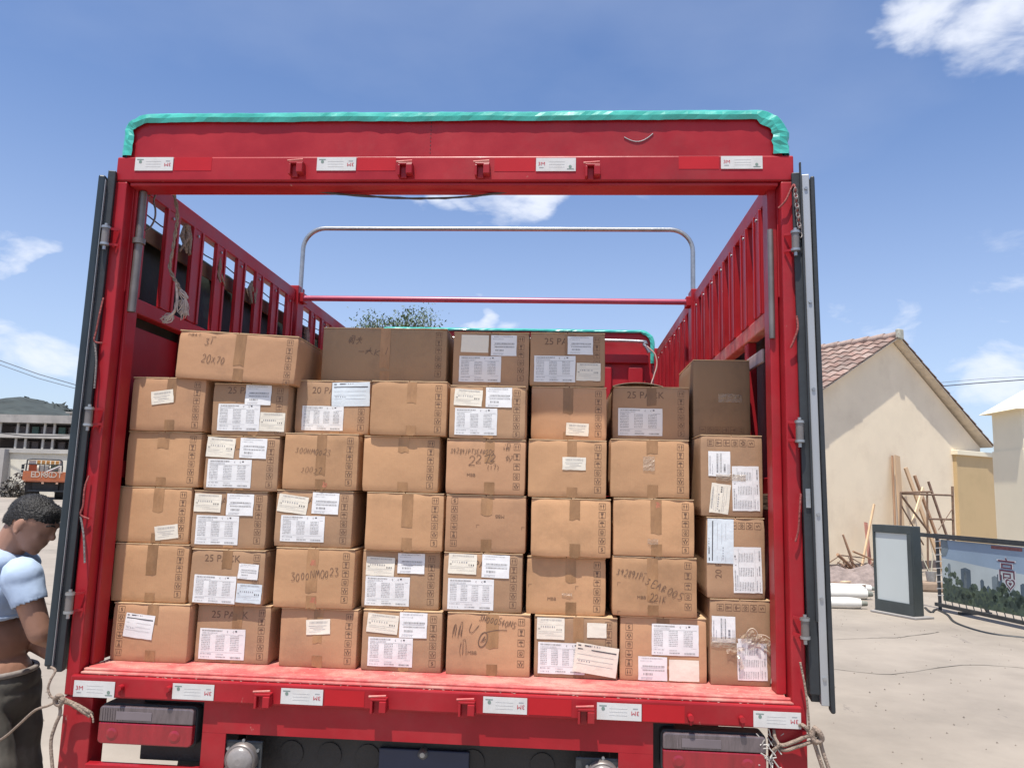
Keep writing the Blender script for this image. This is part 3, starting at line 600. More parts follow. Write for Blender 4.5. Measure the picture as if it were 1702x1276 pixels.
# ---- timber, ply and scaffold by the gable
PLY = mat('plywood', (0.52, 0.36, 0.22), 0.75, var=0.2, vscale=3, stretch=(1, 1, .2), bump=.1); PLYD = mat('darker_board', (0.36, 0.215, 0.13), 0.75, var=0.2, vscale=3)
def gq(u, v, off):      # point on a plane parallel to the gable, off metres in front
    return on(u, v, ga+gn*off, gn)
def lean(name, u0, v0, u1, v1, o0, o1, wd, thk, m, lab, cat='board', grp='boards leaning by the gabled house'):
    a, b = gq(u0, v0, o0), gq(u1, v1, o1); q = MB(); q.obox(a, b, wd, thk, 0, gn); tag(q.build(name, m), lab, cat, grp)
lean('plywood_board', 1492, 960, 1483, 757, .35, .06, .045, .03, PLYD, 'dark brown board standing upright against the gable behind the light box')
lean('plywood_board', 1504, 960, 1491, 757, .40, .10, .20, .02, PLY, 'widest light brown plank standing upright against the gable')
lean('timber_plank', 1578, 975, 1505, 777, .60, .15, .11, .04, PLY, 'long pale plank leaning left across the scaffold frame')
lean('timber_plank', 1588, 975, 1520, 790, .68, .2, .06, .05, PLYD, 'darker thin plank just right of the long pale one')
lean('timber_plank', 1514, 880, 1535, 811, .9, .75, .10, .03, mat('fresh_pale_timber', (.72, .55, .36), .7, var=.1), 'short fresh pale plank poking up above the light box')
lean('timber_plank', 1604, 980, 1543, 800, .62, .25, .05, .04, WOOD, 'grey weathered plank leaning at the right of the scaffold')
lean('timber_plank', 1430, 955, 1453, 838, .75, .3, .045, .035, PLY, 'thin pale pole leaning left of the light box')
lean('timber_plank', 1450, 975, 1439, 868, .5, .2, .09, .03, mat('reddish_board', (.38, .17, .13), .75, var=.2), 'short reddish board leaning beside the light box')
scf = gq(1540, 985, 1.0); scr = empty('scaffold_frame', (scf.x, scf.y, 0), math.atan2(gd.y, gd.x), 'rusty steel scaffold frame standing behind the light box', 'scaffold')
RUST = mat('rusty_tube', (.20, .13, .09), .7, .3, var=.35, vscale=9)
def sp(u, v, off=1.0): p = gq(u, v, off)-Vector((scf.x, scf.y, 0)); return Vector((p.dot(gd), -p.dot(gn), p.z))
def stube(name, a, b, r=.022): q = MB(); q.cyl(a, b, r, 8); q.build(name, RUST, scr)
A0, A1, B0, B1, C0, C1 = sp(1497, 960), sp(1497, 818), sp(1587, 968), sp(1583, 808), sp(1543, 965), sp(1541, 818)
for p in (A0, B0, C0): p.z = 0
stube('upright', A0, A1); stube('upright', B0, B1, .028); stube('upright', C0, C1)
stube('cross_tube', sp(1497, 820), sp(1584, 823)); stube('cross_tube', sp(1543, 862), sp(1584, 863)); stube('cross_tube', sp(1497, 818), sp(1548, 817, 1.4))
stube('brace', sp(1497, 822), sp(1545, 885)); stube('brace', sp(1497, 838), sp(1535, 905), .016); stube('brace', sp(1583, 845, 1), sp(1560, 880, 1.3), .01)
# brush / stick pile
pile = MB(); rnd = random.Random(5)
c0 = gq(1424, 960, 1.0); c0.z = 0
for i in range(70):
    a = rnd.uniform(0, 6.28); l_ = rnd.uniform(.3, .9); b = c0+Vector((rnd.gauss(0, .35), rnd.gauss(0, .35), rnd.uniform(.02, .2)))
    pile.tube([b, b+Vector((math.cos(a)*l_*.6, math.sin(a)*l_*.6, rnd.uniform(.0, .55)*l_))], rnd.uniform(.006, .018), 5)
tag(pile.build('brushwood_heap', WOOD), 'tangled heap of brown sticks against the cream gable', None, None, 'stuff')
for (u0, v0, u1, v1, r, lab) in ((1423, 955, 1401, 888, .03, 'thick brown stick standing out of the brushwood heap'), (1392, 921, 1420, 948, .035, 'stout forked branch at the left of the brushwood heap'), (1418, 916, 1455, 932, .022, 'pale straight stick lying across the brushwood heap'), (1394, 922, 1437, 927, .014, 'thin brown stick lying level over the heap')):
    q = MB(); q.tube([gq(u0, v0, .8), gq((u0+u1)/2+1, (v0+v1)/2, .8), gq(u1, v1, .75)], [r, r*.9, r*.7], 7); tag(q.build('wooden_stick', PLYD if r > .02 else WOOD), lab, 'stick', 'sticks in the heap by the gable')
# rubble mound + green net
md = MB(); c1 = gr(1428, 970); nn_ = 14
for j in range(nn_):
    for i in range(nn_):
        def S(i, j):
            x, y = (i/nn_-.5)*2.6, (j/nn_-.5)*1.4; r = min(1, math.hypot(x/1.3, y/.7)); return (c1.x+x, c1.y+y, .32*(1-r*r)*(1+.6*noise.noise(Vector((x*3, y*3, 0)))) - .01)
        md.add([S(i, j), S(i+1, j), S(i+1, j+1), S(i, j+1)], [(0, 1, 2, 3)])
tag(md.build('earth_mound', mat('grey_brown_rubble', (.24, .19, .17), .95, var=.4, vscale=7, bump=1, bscale=25)), 'low grey brown mound of rubble by the gable wall', None, None, 'stuff')
nt_ = MB(); c2 = gr(1380, 966)
for i in range(10):
    for j in range(5):
        def S(i, j): x, y = -1.3+i*.17, -.3+j*.14; return (c2.x+x, c2.y+y, .06+.05*noise.noise(Vector((x*4, y*4, 2)))+(.04 if 0 < j < 4 else -.05))
        nt_.add([S(i, j), S(i+1, j), S(i+1, j+1), S(i, j+1)], [(0, 1, 2, 3)], 0, True)
tag(nt_.build('folded_net', mat('green_cloth', (.10, .20, .17), .8, var=.3, vscale=9)), 'crumpled dark green net lying at the foot of the gable', 'net')
# loose planks on the ground
for i, (u0, v0, u1, v1, w_, m, lab) in enumerate(((1300, 968, 1455, 975, .16, PLY, 'farthest thin plank lying flat behind the white rolls'), (1300, 980, 1452, 968, .07, PLYD, 'narrow reddish lath lying askew over the flat planks'), (1400, 975, 1462, 970, .10, bpy.data.materials['fresh_pale_timber'], 'short pale plank end lying by the light box'), (1290, 972, 1440, 984, .14, WOOD, 'grey plank nearest to the white rolls'))):
    a, b = gr(u0, v0), gr(u1, v1); a.z = b.z = .03+.03*i; q = MB(); q.obox(a, b, w_, .025); tag(q.build('loose_plank', m), lab, 'plank', 'planks lying behind the white rolls')
# white wrapped rolls
WR = mat('white_plastic_wrap', (.72, .71, .66), .45, var=.06, vscale=4, bump=.5, bscale=8)
for (v, u1, r, dz, lab) in ((982, 1447, .075, 0, 'farthest long white wrapped roll on the ground by the light box'), (994, 1440, .10, 0, 'middle long white wrapped roll on the ground'), (1009, 1430, .085, 0, 'nearest long white wrapped roll on the ground')):
    e = gr(u1, v+2); a = gr(1250, v-4); path = []
    for i in range(15):
        p = e.lerp(a, i/14); p.z = r*.9+.012*noise.noise(Vector((i*.6, v, 0))); path.append(p)
    q = MB(); q.tube(path, [r*(.82 if i == 0 else 1+.08*noise.noise(Vector((i*.9, v, 3)))) for i in range(15)], 14)
    rr = empty('wrapped_roll', (0, 0, 0), 0, lab, 'roll', 'white rolls lying on the ground'); q.build('wrap', WR, rr)
    q = MB(); d = (e-a).normalized(); q.tube([path[0]-d*.02, path[0]+d*.10], [r*.55, r*.42], 10); q.build('core', mat('roll_core', (.20, .21, .18), .8, var=.5, vscale=20), rr)
# cable on the ground by the sign
q = MB(); q.tube(smooth_path([gr(1538, 1010), gr(1548, 1018), gr(1556, 1013), gr(1575, 1022), gr(1590, 1036), gr(1640, 1052), gr(1702, 1060), gr(1800, 1070)], 6), .02, 6)
tag(q.build('ground_cable', RUBBER), 'black cable trailing over the ground under the banner', 'cable')

# ================================================================== THE TRUCK
T = empty('red_truck', (0, 0, ZO), 0, 'red stake sided truck with its rear doors open, loaded with cartons', 'truck')
def tb_(name, m, *a, bevel=.004, par=T):
    q = MB(); q.box(*a); return q.build(name, m, par, bevel=bevel)
# --- rear frame
for s in (-1, 1):
    q = MB()
    a, b = sorted((s*1.155, s*1.2)); q.box(a, b, 0, .09, -.117, 1.656)
    a, b = sorted((s*1.10, s*1.2)); q.box(a, b, .004, .09, -.62, -.119)
    q.build('rear_post', RED, T, bevel=.005)
    a, b = sorted((s*(1.122 if s > 0 else 1.140), s*1.153)); tb_('door_rebate', RED, a, b, .05, .12, -.03, 1.655)
tb_('top_beam', RED, -1.2, 1.2, 0, .07, 1.658, 1.750, bevel=.006)
tb_('top_beam_lip', RED, -1.15, 1.15, .01, .10, 1.644, 1.657)
tb_('sill_beam', RED, -1.175, 1.182, -.012, .03, -.117, -.049, bevel=.006)
q = MB(); q.box(-1.15, 1.165, .0, .032, -.048, -.040); q.box(-1.15, 1.165, .016, .034, -.040, -.032); q.build('sill_step', REDDUST, T, bevel=.003)
fl = tb_('load_floor', REDDUST, -1.145, 1.145, .035, 3.62, -.055, -.030, bevel=.003)
# --- header panel
def rrect(hw_l, hw_r, z0, z1, r, n=8):
    pts = [(-hw_l, z0), (hw_r, z0)]
    for k in range(n+1): a = math.pi/2*k/n; pts.append((hw_r-r+r*math.cos(a), z1-r+r*math.sin(a)))
    for k in range(n+1): a = math.pi/2*k/n; pts.append((-hw_l+r-r*math.sin(a), z1-r+r*math.cos(a)))
    return pts
def plate(name, pts, y0, y1, m, par=T, bevel=0):
    q = MB(); n = len(pts); q.add([(x, y0, z) for x, z in pts]+[(x, y1, z) for x, z in pts], [tuple(range(n)), tuple(range(2*n-1, n-1, -1))]+[(i, n+i, n+(i+1) % n, (i+1) % n) for i in range(n)]); return q.build(name, m, par, bevel=bevel)
hd = plate('header_panel', rrect(1.172, 1.165, 1.752, 1.905, .09), .012, .05, RED)
q = MB()
for i in range(9): q.box(-.0588, -.0568, .0105, .012, 1.765+i*.014, 1.770+i*.014)
q.build('weld_seam', RUBBER, hd)
q = MB(); q.tube([(.625+.10*t, .010, 1.822-.022*math.sin(t*math.pi*.9)+.02*t*t) for t in [i/10 for i in range(11)]], .0018, 5); q.build('scratch', INKGREY, hd)
# teal tarp wrapped over the header rim
path = []
for k in range(6): path.append((-1.185, 1.755+k*.019))
n = 9
for k in range(1, n+1): a = math.pi/2*k/n; path.append((-1.185+.095*(1-math.cos(a)), 1.85+.067*math.sin(a)))
for k in range(1, 110): path.append((-1.09+2.17*k/110, 1.917))
for k in range(0, n+1): a = math.pi/2*k/n; path.append((1.08+.105*math.sin(a), 1.917-.10*(1-math.cos(a))))
for k in range(1, 5): path.append((1.185, 1.817-k*.0155))
def wrap_tarp(path, y0, y1, band, nm, amp=1.0, par=T, seed=0, corner=1.9):
    q = MB(); prof = [(y0-.012, -band), (y0-.016, -band*.55), (y0-.014, -.006), (y0, .004), (y0+.03, .006), (y1, .004), (y1+.006, -.008), (y1+.008, -band)]
    m = len(prof); vs = []
    for i, (x, z) in enumerate(path):
        p, nx_ = path[max(i-1, 0)], path[min(i+1, len(path)-1)]; t = Vector((nx_[0]-p[0], nx_[1]-p[1])).normalized(); nrm_ = Vector((-t.y, t.x))
        isc = abs(t.y) > .12
        for j, (y, o) in enumerate(prof):
            if isc: o = o*(1.5 if j in (0, 1, m-1) and x > 0 else 1.05)
            w1 = (.0075 if isc else .0022)*amp; d = w1*noise.noise(Vector((x*(38 if isc else 9), z*38, j*.7+seed)))+.0012*noise.noise(Vector((x*60, z*60, j)))
            ww_ = o+d+(.003*noise.noise(Vector((x*4, seed, j*.2))) if not isc else 0)
            vs.append((x+nrm_.x*ww_, y+(.006 if isc else .0025)*noise.noise(Vector((x*30+9, z*30, j*1.3))), z+nrm_.y*ww_))
    fs = [(i*m+j, i*m+j+1, (i+1)*m+j+1, (i+1)*m+j) for i in range(len(path)-1) for j in range(m-1)]
    q.add(vs, fs, 0, False); return q.build(nm, TEAL, par)
wrap_tarp(path, .012, .085, .036, 'tarpaulin_edge')
# --- reflective stickers
def sticker(u0, v0, u1, v1, flip, par, y=0.0, redseg=None):
    c = at((u0+u1)/2, (v0+v1)/2, y); a, b = at(u0, (v0+v1)/2, y), at(u1, (v0+v1)/2, y); wd = abs(b.x-a.x); hh = at(u0, v0, y).z-at(u0, v1, y).z
    hh = min(hh, .052)
    q = MB(); q.box(-wd/2, wd/2, -.0015, 0, -hh/2, hh/2); o = q.build('reflective_sticker', STICK, par, (c.x, y-.001, c.z-ZO))
    o.rotation_euler = (0, R_(180) if flip else 0, 0)
    v, f = text_polys('3M', hh*.36); p = MB(); p.add([(x*1.15-wd*.36, -.0022, z+hh*.04) for x, z in v], f); p.build('sticker_print', INKRED, o)
    p = MB(); p.box(-wd*.42, -wd*.31, -.0022, -.0018, -hh*.24, -hh*.20); p.build('sticker_print', INKGREY, o)
    p = MB(); n = 12; p.add([(wd*.36+hh*.11*math.cos(6.283*k/n), -.0022, -hh*.16+hh*.11*math.sin(6.283*k/n)) for k in range(n)], [tuple(range(n))]); p.box(wd*.28, wd*.45, -.0022, -.0018, -hh*.36, -hh*.31); p.build('sticker_print', INKGRN, o)
    p = MB(); 
    for k in range(3): p.box(-wd*.18, wd*.22, -.002, -.0018, hh*(.2-.2*k), hh*(.22-.2*k))
    p.build('sticker_print', mat('faint_watermark', (.565, .555, .535), .4) if 'faint_watermark' not in bpy.data.materials else bpy.data.materials['faint_watermark'], o)
    if redseg:
        a = at(redseg[0], (v0+v1)/2, y); b = at(redseg[1], (v0+v1)/2, y)
        q = MB(); q.box(a.x, b.x, y-.0009, y-.0001, c.z-ZO-hh/2+(0), c.z-ZO+hh/2); q.build('red_reflector', REDBRIGHT, par)
TOPB, SILL = T, T
for a in ((225, 262, 288, 284, True, (290, 352)), (527, 262, 592, 284, True, (594, 658)), (891, 263, 957, 285, False, (822, 889)), (1198, 260, 1267, 281, False, (1128, 1195))):
    sticker(*a[:5], T, 0.0, a[5])
for a in ((123, 1131, 191, 1158, False, None), (287, 1136, 356, 1162, True, None), (467, 1144, 537, 1170, True, (540, 606)), (803, 1158, 876, 1185, True, (879, 950)), (992, 1168, 1066, 1196, True, (1068, 1138)), (1252, 1182, 1331, 1209, True, None)):
    sticker(*a[:5], T, -.0125, a[5])
# --- latch keepers on the beams
def keeper(u, v, top, y):
    p = at(u, v, y); q = MB(); w_ = .026; z = p.z-ZO
    q.box(p.x-w_, p.x+w_, y-.028, y, z-.006, z+.002)
    q.box(p.x-w_, p.x-w_+.008, y-.028, y, z-.045, z-.006); q.box(p.x+w_-.022, p.x+w_, y-.034, y, z-.040, z-.006)
    q.box(p.x-w_+.008, p.x+w_-.022, y-.012, y-.006, z-.05, z-.006)
    o = q.build('latch_keeper', RED, T, bevel=.002)
    q = MB(); q.cyl((p.x-w_-.006, y-.022, z+.006), (p.x+w_*.9, y-.022, z+.010), .0035, 6); q.build('latch_pin', REDDUST, o)
for u, v in ((496, 274), (676, 276), (803, 276), (985, 278)): keeper(u, v, True, 0.0)
for u, v in ((441, 1150), (632, 1158), (777, 1163), (974, 1175)): keeper(u, v, False, -.012)
for u, v in ((203, 1141), (282, 1143), (1147, 1190), (1232, 1193)):
    p = at(u, v, -.012); q = MB(); q.cyl((p.x, -.034, p.z-ZO), (p.x, -.012, p.z-ZO), .009, 10); q.cyl((p.x, -.026, p.z-ZO-.022), (p.x, -.026, p.z-ZO), .004, 6); q.build('door_pin', RED, T)
# --- lower plate, cutouts, lamps
pts = [(-1.099, -.60), (-1.099, -.322), (-.725, -.322), (-.725, -.119), (.728, -.119), (.728, -.322), (1.099, -.322), (1.099, -.60), (.62, -.60), (.62, -.36), (.755-.135, -.215), (-.646, -.215), (-.646, -.60)]
q = MB()
for a in ((-.725, .728, -.215, -.119), (-.725, -.646, -.60, -.2155), (.62, .728, -.60, -.2155), (-1.099, -.7255, -.60, -.322), (.7285, 1.099, -.60, -.322)): q.box(a[0], a[1], .010, .016, a[2], a[3])
q.build('rear_valance', RED, T, bevel=.0)
q = MB(); q.box(-1.099, -.725, -.012, .0095, -.345, -.322); q.box(.728, 1.099, -.012, .0095, -.345, -.322); q.build('lower_bar', RED, T, bevel=.003)
tb_('lamp_mount', CHASSIS, -.95, -.726, .05, .09, -.322, -.119); tb_('lamp_mount', CHASSIS, .729, .80, .05, .09, -.322, -.119)  # dark mounts behind the tail lamps
def lamp(x0, x1, z0, z1):
    hs_ = plate('tail_lamp', [(x0+((x1-x0) if False else 0)+dx, z) for dx, z in []] or [(a, b) for a, b in [(x+ (x0+x1)/2, z+(z0+z1)/2) for x, z in rrect_full((x1-x0)/2, (z1-z0)/2, .016)]], .012, .07, RUBBER)
    zm = z0+(z1-z0)*.56
    cx = (x0+x1)/2
    plate('clear_lens', [(cx+x, z) for x, z in rr_part((x1-x0)/2-.004, zm+.002, z1-.004, .012, True)], -.012, .012, CLEAR, hs_, bevel=.004)
    plate('red_lens', [(cx+x, z) for x, z in rr_part((x1-x0)/2-.004, z0+.004, zm, .014, False)], -.012, .012, LENSRED, hs_, bevel=.004)
    q = MB(); q.box(cx-.10, cx+.02, -.0142, -.0125, zm+.010, zm+.036); q.build('reflector_panel', mat('dull_reflector', (.17, .14, .15), .3) if 'dull_reflector' not in bpy.data.materials else bpy.data.materials['dull_reflector'], hs_, bevel=.001)
    q = MB()
    for k in range(9): q.box(x0+.012+k*.0085, x0+.016+k*.0085, -.0138, -.0125, zm+.006, z1-.01)
    q.build('lens_ribs', CLEAR, hs_)
    for sx in (-.11, .10):
        q = MB(); q.tube([(cx+sx, -.0125, z0+.035), (cx+sx, -.015, z0+.035)], [.020, .012], 16); q.build('bulb_dome', LENSRED, hs_)
def rrect_full(hw_, hh_, r, n=4):
    p = []
    for sx, sz, a0 in ((1, -1, -90), (1, 1, 0), (-1, 1, 90), (-1, -1, 180)):
        for k in range(n+1): a = R_(a0+90*k/n); p.append((sx*(hw_-r)+r*math.cos(a), sz*(hh_-r)+r*math.sin(a)))
    return p
def rr_part(hw_, z0, z1, r, top, n=4):
    if top:
        p = [(-hw_, z0), (hw_, z0)]
        for sx, a0 in ((1, 0), (-1, 90)):
            for k in range(n+1): a = R_(a0+90*k/n); p.append((sx*(hw_-r)+r*math.cos(a), z1-r+r*math.sin(a)))
    else:
        p = [(hw_, z1), (-hw_, z1)]
        for sx, a0 in ((-1, 180), (1, 270)):
            for k in range(n+1): a = R_(a0+90*k/n); p.append((sx*(hw_-r)+r*math.cos(a), z0+r+r*math.sin(a)))
    return p
lamp(-1.069, -.745, -.262, -.137); lamp(.752, 1.075, -.262, -.139)
def roundlight(cx, cz):
    o = tb_('light_plate', DARKMET, cx-.085, cx+.062, .02, .03, cz-.09, cz+.055)
    q = MB(); q.tube([(cx, .03, cz), (cx, -.004, cz), (cx, -.008, cz)], [.052, .052, .047], 28); q.build('light_ring', POLE, o)
    q = MB(); q.tube([(cx, -.006, cz), (cx, -.012, cz), (cx, -.020, cz), (cx, -.023, cz)], [.043, .042, .03, .01], 28); q.build('light_lens', LENSGREY, o)
    for k in range(6):
        a = 1.05*k+.5; q = MB(); q.cyl((cx+.057*math.cos(a), .02, cz+.057*math.sin(a)), (cx+.057*math.cos(a), .012, cz+.057*math.sin(a)), .005, 8); q.build('screw', STEEL, o)
roundlight(-.588, -.292); roundlight(.572, -.292)
# --- chassis
tb_('chassis_rail', CHASSIS, -.42, -.34, .25, 4.9, -.42, -.22); tb_('chassis_rail', CHASSIS, .34, .42, .25, 4.9, -.42, -.22)
tb_('cross_member', CHASSIS, -.62, .6, .12, .2, -.60, -.19); tb_('spare_wheel_carrier', CHASSIS, -.3, .3, .6, 1.2, -.6, -.45)
p = at(703, 1252, .10); q = MB()
for k in range(1): q.tube([(p.x, .12, p.z-ZO), (p.x, .095, p.z-ZO), (p.x, .085, p.z-ZO)], [.017, .017, .008], 14)
q.build('bolt_head', STEEL, T)
for x in (-.46, -.33, -.2, .15, .38): q = MB(); q.cyl((x, .115, -.30), (x, .12, -.30), .04, 16); q.build('frame_hole', CHASSIS, T)
tb_('plate_bracket', mat('navy_plate', (.02, .028, .06), .5), -.16, .14, .10, .118, -.40, -.265)
for x in (-.95, -.70, .70, .95):
    for y in (.95, 3.9):
        if y > 3 and abs(x) < .9: continue
        q = MB(); q.cyl((x-.11, y, -.62), (x+.11, y, -.62), .41, 28); wh = q.build('wheel', TYRE, T, bevel=.03)
        q = MB(); s = 1 if x > 0 else -1; q.cyl((x+s*.112, y, -.62), (x+s*.118, y, -.62), .22, 20); q.build('rim', STEEL, wh)
q = MB(); q.cyl((-.9, .95, -.62), (.9, .95, -.62), .07, 12); q.build('axle', CHASSIS, T)
tb_('fuel_tank', CHASSIS, .5, 1.1, 1.7, 2.6, -.62, -.2)
# --- side walls
stake_y = [.045, .295, .512, .740, .967, 1.197, 1.425, 1.652, 2.075, 2.29, 2.505, 2.72, 2.935, 3.15, 3.365]
for s in (-1, 1):
    xi, xo = s*1.16, s*1.205
    a, b = sorted((xi, xo))
    tb_('side_top_rail', RED, a, b, .10, 1.80, 1.668, 1.735); tb_('side_top_rail', RED, a, b, 1.915, 3.60, 1.668, 1.735)
    tb_('side_mid_rail', REDDUST if s > 0 else RED, a-.0, b, .10, 1.80, 1.205, 1.262); tb_('side_mid_rail', RED, a, b, 1.915, 3.60, 1.205, 1.262)
    tb_('side_low_rail', RED, a, b, .10, 3.60, .60, .66)
    tb_('side_bottom_rail', RED, a, b, .10, 3.60, -.03, .10)
    if s < 0: tb_('side_panel', RED, -1.214, -1.207, .10, 3.60, .101, 1.17, bevel=0)
    for y in (1.80, 3.60): 
        aa, bb = sorted((s*1.145, s*1.215)); tb_('side_post', RED, aa, bb, y, y+.11, -.05, 1.76 if y < 3 else 1.75)
    for y in stake_y:
        aa, bb = sorted((s*1.158, s*(1.170 if s < 0 else 1.188))); wd = .100 if y < 1.9 else .095
        q = MB(); q.box(aa, bb, y, y+wd, 1.263, 1.667)
        ab, ac = sorted((s*1.152, s*1.1575)); q.box(ab, ac, y, y+.016, 1.263, 1.667); q.box(ab, ac, y+wd-.016, y+wd, 1.263, 1.667)
        st = q.build('stake', RED, T, bevel=.002)
        q = MB(); q.cyl((s*1.152, y+wd/2, 1.64), (s*1.158, y+wd/2, 1.64), .006, 8); q.build('rivet', STEEL, st)
    for i, y in enumerate([.1+.45*k for k in range(8)]):
        aa, bb = sorted((s*1.165, s*1.20)); tb_('lower_stake', RED, aa, bb, y, y+.06, .661, 1.204)
        tb_('lower_stake', RED, aa, bb, y, y+.06, .101, .599)
    # tarpaulin hanging outside
    q = MB(); ny, nz_ = 60, 14
    for i in range(ny+1):
        y = .12+3.46*i/ny
        for j in range(nz_+1):
            z = -.0+(1.59+.015*noise.noise(Vector((y*2.2, s, 0))))*j/nz_
            x = s*(1.240+.010*math.sin(y*19+s)+.018*noise.noise(Vector((y*3, z*1.2, s*3)))+(.02 if j > nz_-2 else 0)); q.v.append((x, y, z))
    m = nz_+1
    for i in range(ny):
        for j in range(nz_): q.f.append([i*m+j, i*m+j+1, (i+1)*m+j+1, (i+1)*m+j]); q.m.append(0); q.smooth.append(True)
    o = q.build('side_tarpaulin', DTARP, T); o.modifiers.new('thick', 'SOLIDIFY').thickness = .006
    q = MB(); q.tube([(s*(1.235+.006*noise.noise(Vector((i*.8, s, 4)))), .13+i*.1, 1.578+.010*noise.noise(Vector((i*.7, s, 1)))) for i in range(35)], [.020+.004*noise.noise(Vector((i*1.1, s, 9))) for i in range(35)], 9); q.build('rolled_edge', DTARP, o)
    q = MB(); q.tube([(s*1.21, .15+i*.2, 1.625-.012*math.sin(i*math.pi/2)**2) for i in range(18)], .003, 5); q.build('guy_wire', RUBBER, T)
tb_('wooden_batten', WOOD, -1.215, -1.206, .12, 1.78, 1.515, 1.575, bevel=.002)
# rags tied to the left openings
for y, z in ((.485, 1.60), (.80, 1.555), (2.05, 1.5), (1.22, 1.56)):
    q = MB()
    for k in range(6):
        a0 = Vector((-1.17+random.uniform(-.01, .01), y+random.uniform(-.012, .012), z+.06)); q.tube([a0, a0+Vector((random.uniform(-.012, .015), random.uniform(-.02, .02), -.05)), a0+Vector((random.uniform(-.012, .02), random.uniform(-.03, .03), -.12))], [.007, .010, .004], 6)
    q.tube([(-1.18, y-.015, z+.02), (-1.155, y+.0, z+.022), (-1.18, y+.015, z+.02)], .004, 5)
    q.build('knotted_rag', ROPE, T)
tb_('sticker_plate', mat('dusty_lilac_film', (.40, .31, .30), .5, var=.25, vscale=18), 1.146, 1.1575, .26, .50, 1.075, 1.125)
tb_('side_mid_plate', WOOD, 1.150, 1.158, .10, .42, .545, .60, bevel=.002)
# rods inside posts
q = MB(); q.tube([(-1.125, .06, 1.64), (-1.125, .06, 1.46)], .013, 12); q.tube([(-1.125, .06, 1.445), (-1.128, .06, 1.19)], .014, 12); q.tube([(-1.125, .06, 1.462), (-1.125, .06, 1.443)], .022, 12); q.build('lock_rod', POLE, T)
q = MB(); q.tube([(1.128, .045, 1.50), (1.128, .045, 1.12)], .010, 12); q.build('lock_rod', POLE, T)
# --- hoop + cross bar
q = MB(); hy = 1.86; zt_ = at(851, 381, hy).z-ZO; zt2 = zt_
pth = [(-1.155, hy, 1.70), (-1.15, hy, zt_-.13), (-1.12, hy, zt_-.05), (-1.05, hy, zt_), (0, hy, zt_), (1.06, hy, zt_), (1.13, hy, zt_-.05), (1.16, hy, zt_-.13), (1.165, hy, 1.70)]
def arc(pth):
    r = .13; o = [Vector((-1.155, hy, 1.68))]
    for k in range(9): a = math.pi/2*k/8; o.append(Vector((-1.155+r-r*math.cos(a), hy, zt_-r+r*math.sin(a))))
    for k in range(1, 10): o.append(Vector((-1.155+r+(2.32-2*r)*k/10, hy, zt_)))
    for k in range(9): a = math.pi/2*k/8; o.append(Vector((1.165-r+r*math.sin(a), hy, zt_-r+r*math.cos(a))))
    o.append(Vector((1.165, hy, 1.68))); return o
q.tube(arc(None), .0135, 10); q.build('roof_hoop', STEEL, T)
zc = at(830, 499, 1.84).z-ZO
q = MB(); q.tube([(-1.15, 1.84, zc), (1.15, 1.84, zc)], .0165, 10); q.build('cross_bar', mat('pinkish_red_tube', (.42, .07, .12), .3, var=.15, vscale=9), T)
for s in (-1, 1): q = MB(); q.box(s*1.14-.02, s*1.14+.02, 1.82, 1.9, zc-.025, zc+.03); q.build('bar_bracket', RED, T, bevel=.003)
# --- front headboard
hb = plate('headboard', rrect(1.14, 1.14, -.03, 1.893, .10), 3.66, 3.70, RED)
q = MB()
for k in range(9): x = -1.0+k*.25; q.box(x-.06, x+.06, 3.63, 3.658, .0, 1.60)
q.build('headboard_rib', RED, hb, bevel=.01)
tb_('headboard_rail', RED, -1.1, 1.1, 3.62, 3.657, 1.63, 1.70, par=hb)
q = MB(); q.tube(smooth_path([(-1.1, 3.58, 1.74), (-1.02, 3.58, 1.80), (0, 3.58, 1.805), (.98, 3.58, 1.80), (1.06, 3.58, 1.77), (1.10, 3.58, 1.71)], 6), .014, 8); q.build('roof_hoop', STEEL, T)
path = [(-1.15, 1.70+k*.02) for k in range(5)]
for k in range(1, 9): a = math.pi/2*k/8; path.append((-1.15+.11*(1-math.cos(a)), 1.79+.11*math.sin(a)))
for k in range(1, 60): path.append((-1.04+2.08*k/60, 1.902))
for k in range(0, 9): a = math.pi/2*k/8; path.append((1.04+.11*math.sin(a), 1.902-.11*(1-math.cos(a))))
for k in range(1, 9): path.append((1.15, 1.792-k*.02))
wrap_tarp(path, 3.65, 3.72, .022, 'tarpaulin_edge', .5, seed=5)
# simple cab ahead of the load space
cb = tb_('cab', RED, -1.0, 1.0, 3.95, 5.5, -.45, 1.25, bevel=.12)
tb_('cab_rear_window', GLS, -.6, .6, 3.945, 3.949, .7, 1.1, par=cb, bevel=0)

# --- doors folded back along the sides
def door(s, xin, lean_):
    d = empty('rear_door', (s*xin, 0, -.04), 0); d.parent = T; d.rotation_euler = (0, lean_, R_(15) if s < 0 else R_(-9))
    H_ = 1.72
    def bx(nm, m, x0, x1, y0, y1, z0, z1, bevel=.003):
        a, b = sorted((s*x0, s*x1)); q = MB(); q.box(a, b, y0, y1, z0, z1); return q.build(nm, m, d, bevel=bevel)
    bx('door_panel', DARKMET, .008, .060, .02, 1.16, 0, H_-.11)
    return d, bx, H_
dR_, bx, H_ = door(1, 1.207, R_(-.6))
bx('rubber_seal', RUBBER, .0, .030, -.02, .018, .03, H_+.0); 
bx('edge_strip', ALU, .032, .056, -.022, .018, .0, H_-.01, .002)
bx('rubber_lip', RUBBER, .058, .072, -.030, .018, -.02, H_-.02, .005)
bx('rubber_lip', RUBBER, .024, .030, -.035, -.021, .25, H_+.03, .002)
for z in (1.66, 1.27, .98, .58, .32, .08): q = MB(); q.cyl((.044, -.027, z), (.044, -.021, z), .0055, 10); q.build('screw', STEEL, dR_)
